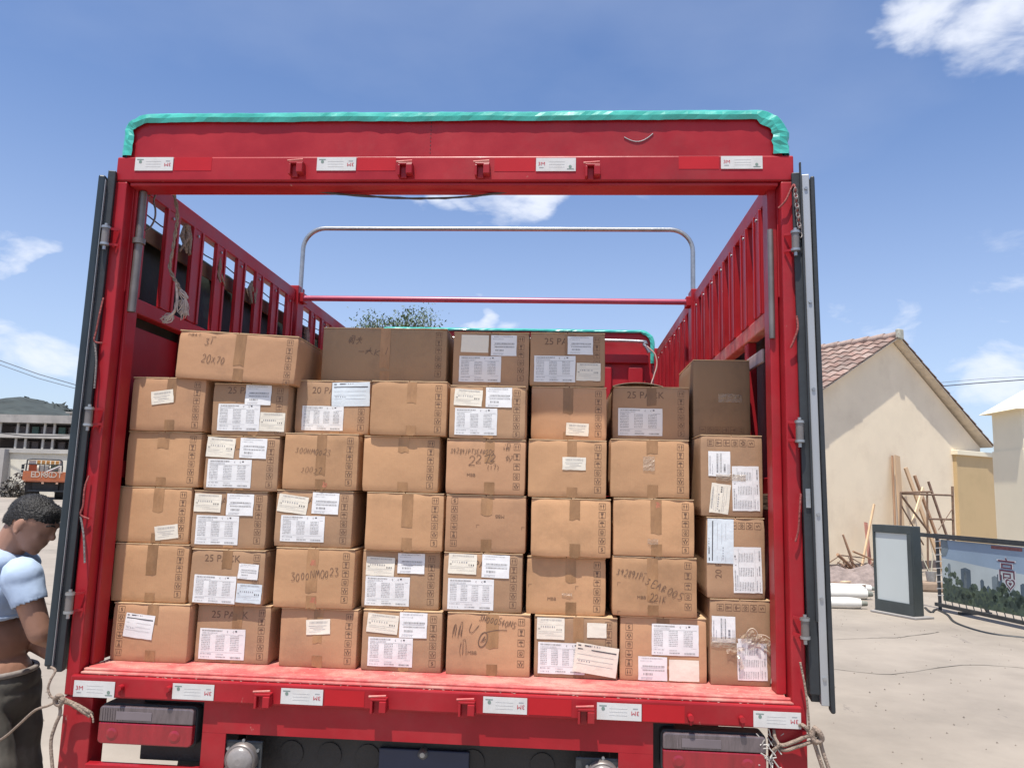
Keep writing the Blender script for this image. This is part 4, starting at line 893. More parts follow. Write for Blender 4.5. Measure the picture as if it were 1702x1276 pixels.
q = MB(); q.box(.008, .022, -.026, -.021, .60, .66); q.build('latch_plate', STEEL, dR_)
dL_, bx, H_ = door(-1, 1.207, R_(.4))
bx('rubber_seal', RUBBER, .0, .026, -.02, .018, .0, H_+.01)
bx('rubber_lip', mat('blue_black_rubber', (.018, .028, .036), .35, var=.3), .028, .052, -.035, .018, .02, H_-.015, .006)
bx('edge_strip', ALU, .0265, .0278, -.034, .010, .02, H_-.03, 0)
def hinge(px_, v0, v1, s):
    a, b = at(px_, v0, -.03), at(px_, v1, -.03); q = MB(); q.cyl((a.x, -.035, a.z-ZO), (a.x, -.035, b.z-ZO), .0125, 14); h = q.build('hinge', POLE, T)
    q = MB(); 
    for z in (a.z-ZO-.006, b.z-ZO+.006): q.cyl((a.x, -.035, z-.004), (a.x, -.035, z+.004), .0155, 14)
    q.cyl((a.x, -.035, b.z-ZO-.014), (a.x, -.035, a.z-ZO+.008), .006, 8)
    q.build('hinge_pin', STEEL, h)
    q = MB(); x1 = a.x+(.030 if s < 0 else -.028); aa, bb = sorted((a.x, x1))
    for z in (a.z-ZO-.008, b.z-ZO+.008): q = MB(); q.obox((a.x, -.03, z), (x1, -.004, z+.004), .004, .008); q.build('hinge_strap', RED, h)
for u, a, b in ((178, 376, 409), (150.5, 676, 709), (118.5, 983, 1020)): hinge(u, a, b, -1)
for u, a, b in ((1321, 384, 419), (1328, 698, 736), (1337, 1025, 1062)): hinge(u, a, b, 1)

# ================================================================== ROPES
def rope(name, pts, r, m, lab, strands=1, cat='rope', seed=0, y=None, grp=None):
    """pts: list of (u, v, y). twisted pair if strands > 1"""
    P = smooth_path([at(*p) for p in pts], 6); q = MB()
    for k in range(strands):
        pp_ = []
        for i, p in enumerate(P):
            a = i*.9+k*2*math.pi/strands; o = Vector((math.cos(a), math.sin(a), math.sin(a+1)*.3))*(r*.6 if strands > 1 else 0)
            pp_.append(p+o+Vector((noise.noise(p*30+Vector((k, seed, 0))), 0, noise.noise(p*30+Vector((5, seed, k)))))*r*.35)
        q.tube(pp_, r*(.62 if strands > 1 else 1), 7)
    o = q.build(name, m); return tag(o, lab, cat, grp)
Z2 = lambda X, Y: (160+X/3.866, 250+Y/3.866)
def zz(lst, y): return [(*Z2(a, b), y) for a, b in lst]
hr = rope('frayed_rope', zz([(430, 222), (475, 250), (505, 300), (522, 420), (510, 520), (490, 640), (472, 750), (488, 800), (515, 850), (545, 905)], .17), .006, ROPE, 'frayed tan rope hanging inside the left side rail', 2)
tuft = MB(); rnd = random.Random(4)
def strands(p0, tgt, n, sp_, r=.0016):
    for k in range(n):
        e = Vector(tgt)+Vector((rnd.gauss(0, sp_), rnd.gauss(0, sp_*.6), rnd.gauss(0, sp_))); m1 = Vector(p0).lerp(e, .5)+Vector((rnd.gauss(0, .007), rnd.gauss(0, .006), rnd.gauss(0, .007)))
        tuft.tube(smooth_path([p0, m1, e], 4), r, 4)
pA = at(*Z2(540, 890), .17); strands(pA, at(*Z2(575, 950), .17), 16, .006, .0025); strands(at(*Z2(575, 945), .17), at(*Z2(560, 1060), .17), 26, .009); strands(at(*Z2(560, 960), .17), at(*Z2(545, 1020), .17), 14, .010)
tuft.tube(smooth_path([at(*Z2(x, y), .17) for x, y in ((515, 850), (520, 930), (515, 1000), (490, 1050), (440, 1085))], 5), .0055, 6)
strands(at(*Z2(490, 1050), .17), at(*Z2(428, 1092), .17), 18, .008, .0022)
tuft.build('frayed_end', mat('bleached_fibre', (.46, .38, .33), .85, var=.3, vscale=60), hr).matrix_parent_inverse = hr.matrix_world.inverted()
rope('coiled_wire', zz([(425, 235), (340, 290), (265, 350), (232, 410), (225, 470), (250, 512), (300, 518), (345, 495), (375, 440), (380, 380), (370, 320), (400, 250)], .14), .0036, GREYROPE, 'thin grey wire looped in the top left corner of the truck opening', 1, 'wire')
rope('slack_rope', [(468, 303, .075), (490, 309, .075), (540, 320, .075), (620, 327, .075), (700, 330, .075), (780, 327, .075), (850, 318, .075), (905, 309, .075), (925, 303, .075)], .0055, mat('dark_twisted_rope', (.07, .06, .06), .8), 'thin dark rope sagging below the top beam', 2)
rope('hanging_cord', [(1075, 575, 3.5), (1088, 588, 3.5), (1092, 605, 3.5), (1088, 622, 3.5), (1083, 640, 3.5), (1090, 652, 3.5)], .006, mat('pale_cord', (.55, .42, .36), .8), 'pale cord hanging on the front headboard', 1, 'cord')
# lashings, bottom left
q = MB()
def rp(pts, r=.0062, n=7): q.tube(smooth_path([at(*p) for p in pts], 6), r, n)
rp([(84, 1108, -.05), (92, 1114, -.05), (84, 1130, -.06), (80, 1145, -.06), (86, 1158, -.06), (97, 1160, -.06)], .004)
rp([(97, 1158, -.05), (110, 1163, -.03), (130, 1172, -.02), (150, 1184, -.01), (153, 1188, .02)]); rp([(99, 1166, -.05), (115, 1168, -.03), (135, 1180, -.02), (150, 1190, -.01)])
rp([(97, 1163, -.05), (80, 1172, -.06), (58, 1180, -.04), (30, 1205, .02), (2, 1228, .1), (-60, 1262, .2)], .0042)
rp([(99, 1168, -.05), (100, 1185, -.05), (92, 1205, -.05), (85, 1230, -.05), (86, 1260, -.05), (90, 1300, -.05)], .0055)
rp([(98, 1155, -.058), (104, 1162, -.066), (100, 1171, -.060), (93, 1168, -.058), (92, 1160, -.062), (99, 1155, -.066), (106, 1160, -.06)], .007)
rp([(150, 1184, -.01), (154, 1192, -.02), (155, 1200, -.02)], .003)
tag(q.build('lashing_rope', ROPE), 'knotted tan rope tied round the lower left post', 'rope', None)
q = MB()
rp([(1326, 1205, .0), (1335, 1205, -.03), (1345, 1215, -.03), (1352, 1230, -.04), (1362, 1260, -.04), (1375, 1300, -.04)]); rp([(1348, 1212, -.03), (1360, 1222, -.04), (1368, 1250, -.04), (1382, 1290, -.04)])
rp([(1285, 1232, .01), (1300, 1238, -.01), (1320, 1232, -.015), (1345, 1222, -.03), (1362, 1222, -.04)]); rp([(1288, 1240, .01), (1305, 1246, -.01), (1325, 1240, -.015), (1350, 1232, -.03), (1365, 1228, -.04)])
rp([(1286, 1212, .0), (1288, 1225, -.01), (1294, 1238, -.02), (1285, 1246, -.01)], .005)
rp([(1352, 1208, -.04), (1362, 1216, -.055), (1366, 1228, -.05), (1356, 1232, -.05), (1350, 1222, -.05), (1353, 1212, -.05)], .008)
rp([(1330, 1100, -.03), (1338, 1140, -.03), (1343, 1180, -.03), (1345, 1210, -.03)], .0035)
tag(q.build('lashing_rope', ROPE), 'knotted tan rope tied round the lower right post', 'rope', None)
q = MB(); random.seed(9)
c = at(1278, 1255, -.01)
for k in range(40):
    a = c+Vector((random.gauss(0, .018), random.gauss(0, .01), random.gauss(0, .03))); q.tube([a, a+Vector((random.uniform(-.02, .02), random.uniform(-.01, .01), random.uniform(-.03, .03)))], .0022, 4)
tag(q.build('plastic_shred', mat('shiny_plastic_shreds', (.45, .42, .38), .2, var=.3, coat=.6)), 'tuft of pale plastic shreds on the right tail lamp', 'plastic')
def strap(pts, r, lab, m=PINKROPE):
    q = MB(); q.tube(smooth_path([at(*p) for p in pts], 6), r, 7); tag(q.build('door_strap', m), lab, 'strap', 'thin straps on the truck posts')
strap([(172, 495, -.012), (166, 520, -.02), (160, 550, -.02), (157, 567, -.02), (170, 570, -.01)], .0032, 'upper pinkish strap on the left post')
strap([(148, 790, -.012), (141, 810, -.02), (138, 840, -.02), (134, 855, -.02), (148, 862, -.01)], .0032, 'lower pinkish strap on the left post')
strap([(157, 568, -.018), (160, 600, -.018), (157, 645, -.018)], .0035, 'dark loose end below the upper left strap', GREYROPE)
strap([(134, 858, -.018), (139, 890, -.018), (141, 935, -.018)], .0035, 'dark loose end below the lower left strap', GREYROPE)
strap([(1294, 346, -.012), (1306, 333, -.02), (1318, 308, -.02), (1322, 316, -.03), (1325, 345, -.03), (1330, 380, -.03)], .0035, 'dark pink strap and chain at the top of the right post')
strap([(1324, 525, -.02), (1326, 545, -.025), (1320, 565, -.02), (1314, 578, -.015)], .0038, 'frayed pinkish strap halfway up the right post')
strap([(1331, 820, -.02), (1329, 850, -.025), (1327, 880, -.02), (1322, 900, -.015)], .0032, 'pinkish strap below the middle right hinge')
q = MB()
for k in range(10): a = at(1322+.9*k, 318+8*k, -.035); q.tube([a+Vector((.006*math.cos(t*.785), .003*math.sin(t*.785)*(1 if k % 2 else -1), .012*math.sin(t*.785))) for t in range(9)], .0022, 5)
tag(q.build('steel_chain', POLE), 'short steel chain hanging at the top of the right post', 'chain')
q = MB(); q.add([at(1222, 312, .06), at(1232, 302, .06), at(1255, 301, .06), at(1270, 306, .065), at(1245, 306, .07)], [(0, 1, 2, 3, 4)]); 
o = q.build('torn_plastic', FILM); o.modifiers.new('t', 'SOLIDIFY').thickness = .002; tag(o, 'torn scrap of grey film stuck under the top beam', 'film')

# ================================================================== CARTONS
GLY = {  # simple handwriting strokes in a 1 x 1.4 cell
 '0': [[(.5,1.4),(.1,.9),(.2,.2),(.6,0),(.9,.6),(.8,1.2),(.5,1.4)]], '1': [[(.5,1.4),(.45,0)]], '2': [[(.1,1.1),(.5,1.4),(.9,1.0),(.5,.4),(.05,.05),(.95,0)]],
 '3': [[(.1,1.3),(.8,1.3),(.4,.8),(.9,.4),(.5,0),(.05,.15)]], '4': [[(.5,1.4),(.1,.5),(.9,.55)],[(.7,.9),(.6,0)]], '5': [[(.85,1.35),(.3,1.3),(.2,.8),(.8,.6),(.7,.1),(.1,0)]],
 '7': [[(.05,1.2),(.9,1.35),(.4,0)]], '8': [[(.8,1.2),(.4,1.4),(.2,1.0),(.8,.4),(.5,0),(.2,.3),(.8,1.2)]], '9': [[(.8,1.1),(.4,1.4),(.1,.9),(.5,.7),(.8,1.1),(.6,0)]],
 'A': [[(0,0),(.5,1.4),(.9,0)],[(.2,.5),(.8,.5)]], 'B': [[(.1,0),(.2,1.4),(.8,1.1),(.2,.7),(.9,.4),(.1,0)]], 'E': [[(.9,1.3),(.2,1.3),(.1,0),(.9,.05)],[(.15,.7),(.8,.7)]],
 'F': [[(.9,1.35),(.2,1.3),(.1,0)],[(.15,.7),(.7,.75)]], 'J': [[(.3,1.3),(.9,1.35)],[(.7,1.3),(.5,.1),(.1,.2)]], 'K': [[(.15,1.4),(.1,0)],[(.9,1.2),(.2,.6),(.9,0)]],
 'M': [[(0,0),(.2,1.3),(.5,.5),(.8,1.3),(1,0)]], 'N': [[(.05,0),(.15,1.3),(.8,.1),(.9,1.4)]], 'P': [[(.15,0),(.2,1.4),(.8,1.2),(.6,.7),(.15,.7)]], 'S': [[(.9,1.2),(.4,1.4),(.2,.9),(.8,.5),(.5,0),(.05,.1)]],
 'T': [[(0,1.3),(1,1.4)],[(.5,1.35),(.4,0)]], 'U': [[(.1,1.3),(.2,.2),(.6,0),(.9,1.3)]], 'x': [[(.1,1),(.9,0)],[(.8,1),(.1,.1)]], '(': [[(.6,1.4),(.2,.7),(.5,0)]], ')': [[(.3,1.4),(.7,.7),(.3,0)]],
 'k': [[(.2,1.4),(.1,0)],[(.8,.8),(.2,.4),(.8,0)]], '-': [[(.1,.6),(.9,.6)]], ' ': [],
 '!a': [[(.0,1.2),(.2,1.1)],[(.1,.8),(.15,.2),(.3,.4)],[(.4,1.3),(.35,.1)],[(.4,1.3),(.95,1.3),(.95,.1),(.85,.15)],[(.5,1.0),(.85,1.0)],[(.67,1.15),(.67,.8)],[(.52,.65),(.82,.65),(.8,.3),(.55,.3),(.52,.65)]],
 '!b': [[(.25,1.4),(.05,.7),(.45,.2)],[(.5,1.2),(.1,.1)],[(.0,.9),(.5,.95)],[(.6,1.2),(.95,1.2),(.7,.6),(.5,.0)],[(.6,.9),(1,.05)]],
 '!c': [[(.1,1.3),(.0,.6),(.15,0)],[(.3,1.3),(.35,.1)],[(.3,1.3),(.6,1.4),(.8,.9),(.9,0)],[(.5,1.0),(.55,.3)]],
 '!d': [[(.1,1.1),(.9,1.2)],[(.5,1.4),(.45,.6)],[(.0,.6),(1,.7)],[(.5,.65),(.1,0)],[(.5,.6),(.95,.05)]]}
class Face:
    """front face of a carton: local u (right), w (up) from its centre; y of the bulging board"""
    def __init__(s, W, H, bul, seed): s.W, s.H, s.b, s.seed = W, H, bul, seed
    def y(s, u, w, e=0):
        a = max(0, math.cos(math.pi*max(-.5, min(.5, u/s.W)))); c = max(0, math.cos(math.pi*max(-.5, min(.5, w/s.H))))
        return -s.b*a*c + .0014*a*c*noise.noise(Vector((u*14, w*14, s.seed)))*2 - e
def fput(q, F, poly, e, mi=0): q.add([(u, F.y(u, w, e), w) for u, w in poly], [tuple(range(len(poly)))], mi)
def frect(q, F, u0, w0, u1, w1, e, X=None):
    p = [(u0, w0), (u1, w0), (u1, w1), (u0, w1)]
    if X: p = [X(*a) for a in p]
    fput(q, F, p, e)
def ribbon(q, F, pts, r, e, X=None):
    P = smooth_path([(a, b, 0) for a, b in pts], 4) if len(pts) > 2 else [Vector((*pts[0], 0)), Vector((*pts[1], 0))]
    if X: P = [Vector((*X(p.x, p.y), 0)) for p in P]
    L_, R2 = [], []
    for i, p in enumerate(P):
        t = P[min(i+1, len(P)-1)]-P[max(i-1, 0)]; t = t.normalized() if t.length > 1e-9 else Vector((1, 0, 0)); a = Vector((-t.y, t.x, 0))*r*(.8+.4*((i*7) % 3)/3)
        L_.append((p.x+a.x, F.y(p.x, p.y, e), p.y+a.y)); R2.append((p.x-a.x, F.y(p.x, p.y, e), p.y-a.y))
    n = len(P); q.add(L_+R2, [(n+i, n+i+1, i+1, i) for i in range(n-1)])
def xf(cu, cw, rot, sx=1, sy=1):
    c, s_ = math.cos(rot), math.sin(rot)
    return lambda a, b: (cu+(a*sx)*c-(b*sy)*s_, cw+(a*sx)*s_+(b*sy)*c)
def icons(F, parent, mode, n=6, size=.0215, pitch=.029, faint=False):
    q = MB(); e = .0005; r = .0008 if not faint else .0006
    for k in range(n):
        if mode == 'right': X = xf(F.W/2-.030, F.H/2-.026-pitch*k, 0, size, size)
        elif mode == 'left': X = xf(-F.W/2+.030, -F.H/2+.028+pitch*k, math.pi, size, size)
        elif mode == 'top': X = xf(-F.W/2+.034+pitch*k, F.H/2-.028, math.pi/2, size, size)
        elif mode == 'bottom': X = xf(F.W/2-.036-pitch*k, -F.H/2+.028, -math.pi/2, size, size)
        for a in ([(-.5,-.5),(.5,-.5)], [(.5,-.5),(.5,.5)], [(.5,.5),(-.5,.5)], [(-.5,.5),(-.5,-.5)]): ribbon(q, F, a, r, e, X)
        if k == 0:
            for x in (-.2, .2): ribbon(q, F, [(x, -.3), (x, .1)], r*1.6, e, X); fput(q, F, [X(x-.14, .05), X(x+.14, .05), X(x, .36)], e)
        elif k == 1: fput(q, F, [X(-.24, .36), X(-.16, .0), X(-.04, -.08), X(.04, -.08), X(.16, .0), X(.24, .36)], e); ribbon(q, F, [(0, -.05), (0, -.34)], r*1.4, e, X); ribbon(q, F, [(-.18, -.34), (.18, -.34)], r*1.4, e, X)
        elif k == 2: fput(q, F, [X(-.38, .02), X(-.26, .22), X(0, .32), X(.26, .22), X(.38, .02)], e); ribbon(q, F, [(0, .1), (0, -.32), (.12, -.34)], r*1.2, e, X)
        elif k == 3:
            ribbon(q, F, [(.28*math.cos(t*.785), .28*math.sin(t*.785)-.02) for t in range(9)], r, e, X); fput(q, F, [X(-.14, -.16), X(.14, -.16), X(0, .14)], e)
        elif k == 4: fput(q, F, [X(-.4, .2), X(-.1, -.05), X(-.05, -.38), X(-.25, -.25)], e); fput(q, F, [X(.4, .2), X(.25, -.25), X(.05, -.38), X(.1, -.05)], e); fput(q, F, [X(-.12, .05), X(.12, .05), X(.12, .32), X(-.12, .32)], e)
        else:
            for st in GLY['5']: ribbon(q, F, [(a*.42-.2, b*.34-.24) for a, b in st], r*1.5, e, X)
    q.build('handling_symbols', INKBOX, parent)
def printed(F, parent, s_, cu, cw, size, rot=0, m=None, nm='printed_words', sx=1.0):
    v, f = text_polys(s_, size); X = xf(cu, cw, rot, sx, 1); q = MB(); vv = [X(a, b) for a, b in v]; q.add([(u, F.y(u, w_, .0005), w_) for u, w_ in vv], f); q.build(nm, m or INKBOX, parent)
def writing(F, parent, s_, cu, cw, wd, hh, rot=0, r=.0011, m=None):
    toks = []; i = 0
    while i < len(s_):
        if s_[i] == '!': toks.append(s_[i:i+2]); i += 2
        else: toks.append(s_[i]); i += 1
    X = xf(cu, cw, rot); q = MB(); n = len(toks); c = wd/n; rr = random.Random(hash_(s_))
    for k, t in enumerate(toks):
        for st in GLY.get(t, []):
            jx, jy, sc2 = rr.uniform(-.10, .10), rr.uniform(-.12, .12), rr.uniform(.8, 1.1)
            ribbon(q, F, [(-wd/2+c*(k+.1+jx+a*.8*sc2+.12*b), hh*(b*sc2/1.4-.5+jy)) for a, b in st], r*.78, .0014, X)
    q.build('marker_writing', m or MARKER, parent)
def hash_(s_): return sum(ord(c)*(i+3) for i, c in enumerate(s_))
def label(F, parent, kind, cu, cw, w_, h, rot=0, turn=0, m=None):
    """paper label glued to the board; turn = 90 for sideways print"""
    seed = cu*31+cw*17
    m = m or {'cn': PAPERC, 'small': PAPERC, 'plain': PAPERC}.get(kind, PAPER)
    X0 = xf(cu, cw, rot); lift = .0016 if kind == 'spec3' or kind == 'spec4' else .0019
    if kind in ('qr',): lift = .0021
    q = MB(); nx2, ny2 = 6, 5
    def P(i, j):
        a, b = (i/nx2-.5)*w_, (j/ny2-.5)*h
        if i in (0, nx2): a += .0012*noise.noise(Vector((a*90, b*90, seed)))
        if j in (0, ny2): b += .0012*noise.noise(Vector((a*90, b*90, seed+3)))
        u, v = X0(a, b); ed = .0006*max(0, noise.noise(Vector((u*25, v*25, seed))))
        return (u, F.y(u, v, lift+ed), v)
    vs = [P(i, j) for j in range(ny2+1) for i in range(nx2+1)]; mm_ = nx2+1
    q.add(vs, [(j*mm_+i, j*mm_+i+1, (j+1)*mm_+i+1, (j+1)*mm_+i) for j in range(ny2) for i in range(nx2)], 0, True)
    sheet = q.build('shipping_label' if kind not in ('plain', 'small') else 'paper_label', m, parent)
    if kind == 'plain': return sheet
    e = lift+.0007
    if turn: X1 = xf(cu, cw, rot+R_(turn)); A, B = h, w_
    else: X1 = X0; A, B = w_, h
    X = lambda a, b: X1((a-.5)*A, (b-.5)*B)
    p = MB(); g2 = MB(); rr = random.Random(int(seed*1000) & 0xffff)
    def bars(q_, x0, x1, y0, y1, n):
        for k in range(n):
            a = x0+(x1-x0)*k/n; frect(q_, F, a, y0, a+(x1-x0)/n*rr.uniform(.22, .52), y1, e, X)
    def line(q_, x0, x1, y, t=.008): frect(q_, F, x0, y-t, x1, y+t, e, X)
    if kind in ('spec3', 'spec4'):
        nc = 3 if kind == 'spec3' else 4
        bars(p, .05, .50, .905, .955, 26); bars(g2, .05, .40, .84, .875, 14)
        for k in range(2): ribbon(p, F, [(.62+k*.13, .94), (.60+k*.13, .91), (.62+k*.13, .88)], .0005, e, X)
        line(p, .78, .82, .93, .02); line(p, .04, .96, .81, .003)
        nr = 9
        for c_ in range(nc):
            x0 = .05+c_*(.95/nc); x1 = x0+(.95/nc)*.62
            for r_ in range(nr):
                y = .77-r_*.058; bars(p, x0, x1, y-.012, y+.014, 9 if nc == 3 else 7)
        line(g2, .05, .95, .235, .003)
        bars(g2, .05, .28, .16, .20, 8); bars(p, .38, .60, .06, .10, 12); bars(p, .70, .93, .05, .10, 14); bars(g2, .38, .55, .15, .18, 8); bars(g2, .05, .25, .06, .09, 6)
    elif kind == 'qr':
        bars(g2, .12, .85, .90, .95, 20); bars(g2, .08, .5, .80, .83, 9); bars(p, .15, .93, .56, .63, 28); line(g2, .1, .9, .52, .006)
        bars(p, .15, .93, .40, .46, 28); bars(p, .18, .52, .22, .31, 7); line(g2, .1, .5, .12, .006); bars(g2, .1, .5, .05, .08, 9)
    elif kind == 'cn':
        bars(g2, .14, .9, .86, .94, 26); bars(g2, .1, .4, .78, .80, 8); line(g2, .05, .95, .68, .003)
        bars(g2, .14, .70, .55, .62, 7); bars(p, .06, .14, .44, .52, 2); bars(p, .72, .94, .42, .50, 3)
        line(g2, .06, .9, .36, .005); line(g2, .06, .6, .28, .005); line(g2, .3, .92, .18, .004)
    elif kind == 'small':
        bars(g2, .14, .9, .72, .88, 20); line(g2, .1, .85, .58, .012); line(g2, .15, .7, .46, .010); line(g2, .3, .8, .34, .012); line(g2, .12, .6, .20, .008)
    elif kind == 'form':
        line(p, .05, .95, .80, .02); line(p, .05, .12, .92, .02); line(p, .2, .35, .93, .02); bars(g2, .3, .6, .92, .96, 5)
        for y in (.62, .45, .3): line(g2, .06, .9, y, .005)
        bars(g2, .1, .4, .38, .42, 5)
    if p.v: p.build('label_print', INK, sheet)
    if g2.v: g2.build('label_print', INKSOFT, sheet)
    return sheet
def tape(F, parent, u0, w1, w0, wd=.036, m=TAPE, nm='packing_tape', e0=.0008):
    q = MB(); n = 8; rr = random.Random(int((u0+5)*1000)+int(F.seed*10))
    vs = []
    for k in range(n+1):
        w_ = w1+(w0-w1)*k/n
        for j in range(4):
            u = u0+wd*(j/3-.5)+.0006*rr.uniform(-1, 1)
            e = e0+.0004*max(0, noise.noise(Vector((u*70, w_*50, F.seed))))
            ww2 = w_+(.004*rr.uniform(-1, 1) if k == n else 0); vs.append((u, F.y(u, ww2, e), ww2))
    q.add(vs, [(k*4+j+1, k*4+j, (k+1)*4+j, (k+1)*4+j+1) for k in range(n) for j in range(3)], 0, True); return q.build(nm, m, parent)
def carton(name, x0, x1, z0, z1, yf, depth, label_, km, seed, roll=0, yaw=0, tape_on=True, bul=.003, group='brown cartons stacked in the truck', tape_len=None):
    W, Hh = x1-x0, z1-z0; F = Face(W, Hh, bul, seed); rr = random.Random(seed*13+1)
    q = MB(); nu, nw, nd = 10, 8, 3; jit = {}
    def cj(a, b, c):     # corner crush, shared by neighbouring faces
        k = (round(a, 3), round(b, 3), round(c, 3))
        if k not in jit:
            v = Vector((a*9+seed, b*9, c*9)); jit[k] = Vector((noise.noise(v), noise.noise(v+Vector((7, 0, 0))), noise.noise(v+Vector((0, 7, 0)))))*.0016; corner = abs(abs(a)-W/2) < 1e-4 and abs(abs(b)-Hh/2) < .006
            if corner: jit[k] *= 1.5; jit[k] += Vector((-math.copysign(1, a)*rr.uniform(0, .0022), rr.uniform(0, .004) if c < .01 else 0, -math.copysign(1, b)*rr.uniform(0, .0015)))
        return jit[k]
    def V(u, w_, y, front=False):
        yy = F.y(u, w_) if front else y; j = cj(u, w_, y)
        ed = (abs(abs(u)-W/2) < 1e-4)+(abs(abs(w_)-Hh/2) < 1e-4)
        return (u+j.x*(1 if ed else 0), yy+(j.y if ed else 0)*(1 if front else 1), w_+j.z*(1 if ed else 0))
    def grid(fn, na, nb, flip=False, sm=True):
        b = len(q.v); q.v += [fn(i/na, j/nb) for j in range(nb+1) for i in range(na+1)]
        for j in range(nb):
            for i in range(na):
                f = [b+j*(na+1)+i, b+j*(na+1)+i+1, b+(j+1)*(na+1)+i+1, b+(j+1)*(na+1)+i]; q.f.append(f[::-1] if flip else f); q.m.append(0); q.smooth.append(sm)
    Ht = Hh/2-.004
    def cz(b): return -Hh/2+(Hh-.004)*b
    grid(lambda a, b: V(-W/2+W*a, cz(b), 0, True), nu, nw)
    grid(lambda a, b: V(-W/2+W*a, cz(b), depth), nu, nw, True)
    grid(lambda a, b: V(-W/2, cz(b), depth*a), nd, nw, True); grid(lambda a, b: V(W/2, cz(b), depth*a), nd, nw)
    grid(lambda a, b: V(-W/2+W*a, Hh/2-.004, depth*b), nu, nd); grid(lambda a, b: V(-W/2+W*a, -Hh/2, depth*b), nu, nd, True)
    me = q.mesh('carton', KRAFT[km]); bm = bmesh.new(); bm.from_mesh(me); bmesh.ops.remove_doubles(bm, verts=bm.verts, dist=.0004); bm.to_mesh(me); bm.free()
    o = bpy.data.objects.new(name, me); COL.objects.link(o); o.location = ((x0+x1)/2, yf, (z0+z1)/2+ZO); o.rotation_euler = (0, roll, yaw)
    bv = o.modifiers.new('bevel', 'BEVEL'); bv.width = .0025; bv.segments = 2; bv.limit_method = 'ANGLE'; bv.angle_limit = R_(50)
    tag(o, label_, 'carton', group)
    # top flaps, meeting in the middle under the tape
    for s in (-1, 1):
        p = MB(); a, b = sorted((s*.0015, s*(W/2-.0008))); n = 8; vs = []
        for k in range(n+1):
            u = a+(b-a)*k/n; fz = .0010*noise.noise(Vector((u*25, seed, s))); fy = -.0012+.003*noise.noise(Vector((u*18, seed, s*2)))
            vs += [(u, fy, Hh/2-.0038), (u, fy, Hh/2-.0006+fz), (u, depth, Hh/2-.0006), (u, depth, Hh/2-.0038)]
        fs = [(k*4, k*4+4, k*4+5, k*4+1) for k in range(n)]+[(k*4+1, k*4+5, k*4+6, k*4+2) for k in range(n)]+[(k*4+3, k*4+7, k*4+4, k*4) for k in range(n)]+[(0, 1, 2, 3), (n*4+3, n*4+2, n*4+1, n*4)]
        p.add(vs, fs); p.build('top_flap', FLAP, o)
    if tape_on:
        uc = rr.uniform(-.012, .012)+(.004); tape(F, o, uc, Hh/2-.004, Hh/2-(tape_len or rr.choice((rr.uniform(.05, .08), rr.uniform(.08, .12), Hh*.74))), wd=rr.uniform(.032, .043)); tape(F, o, uc+.002, -Hh/2+rr.uniform(.032, .045), -Hh/2+.001, e0=.0009)
    return o, F
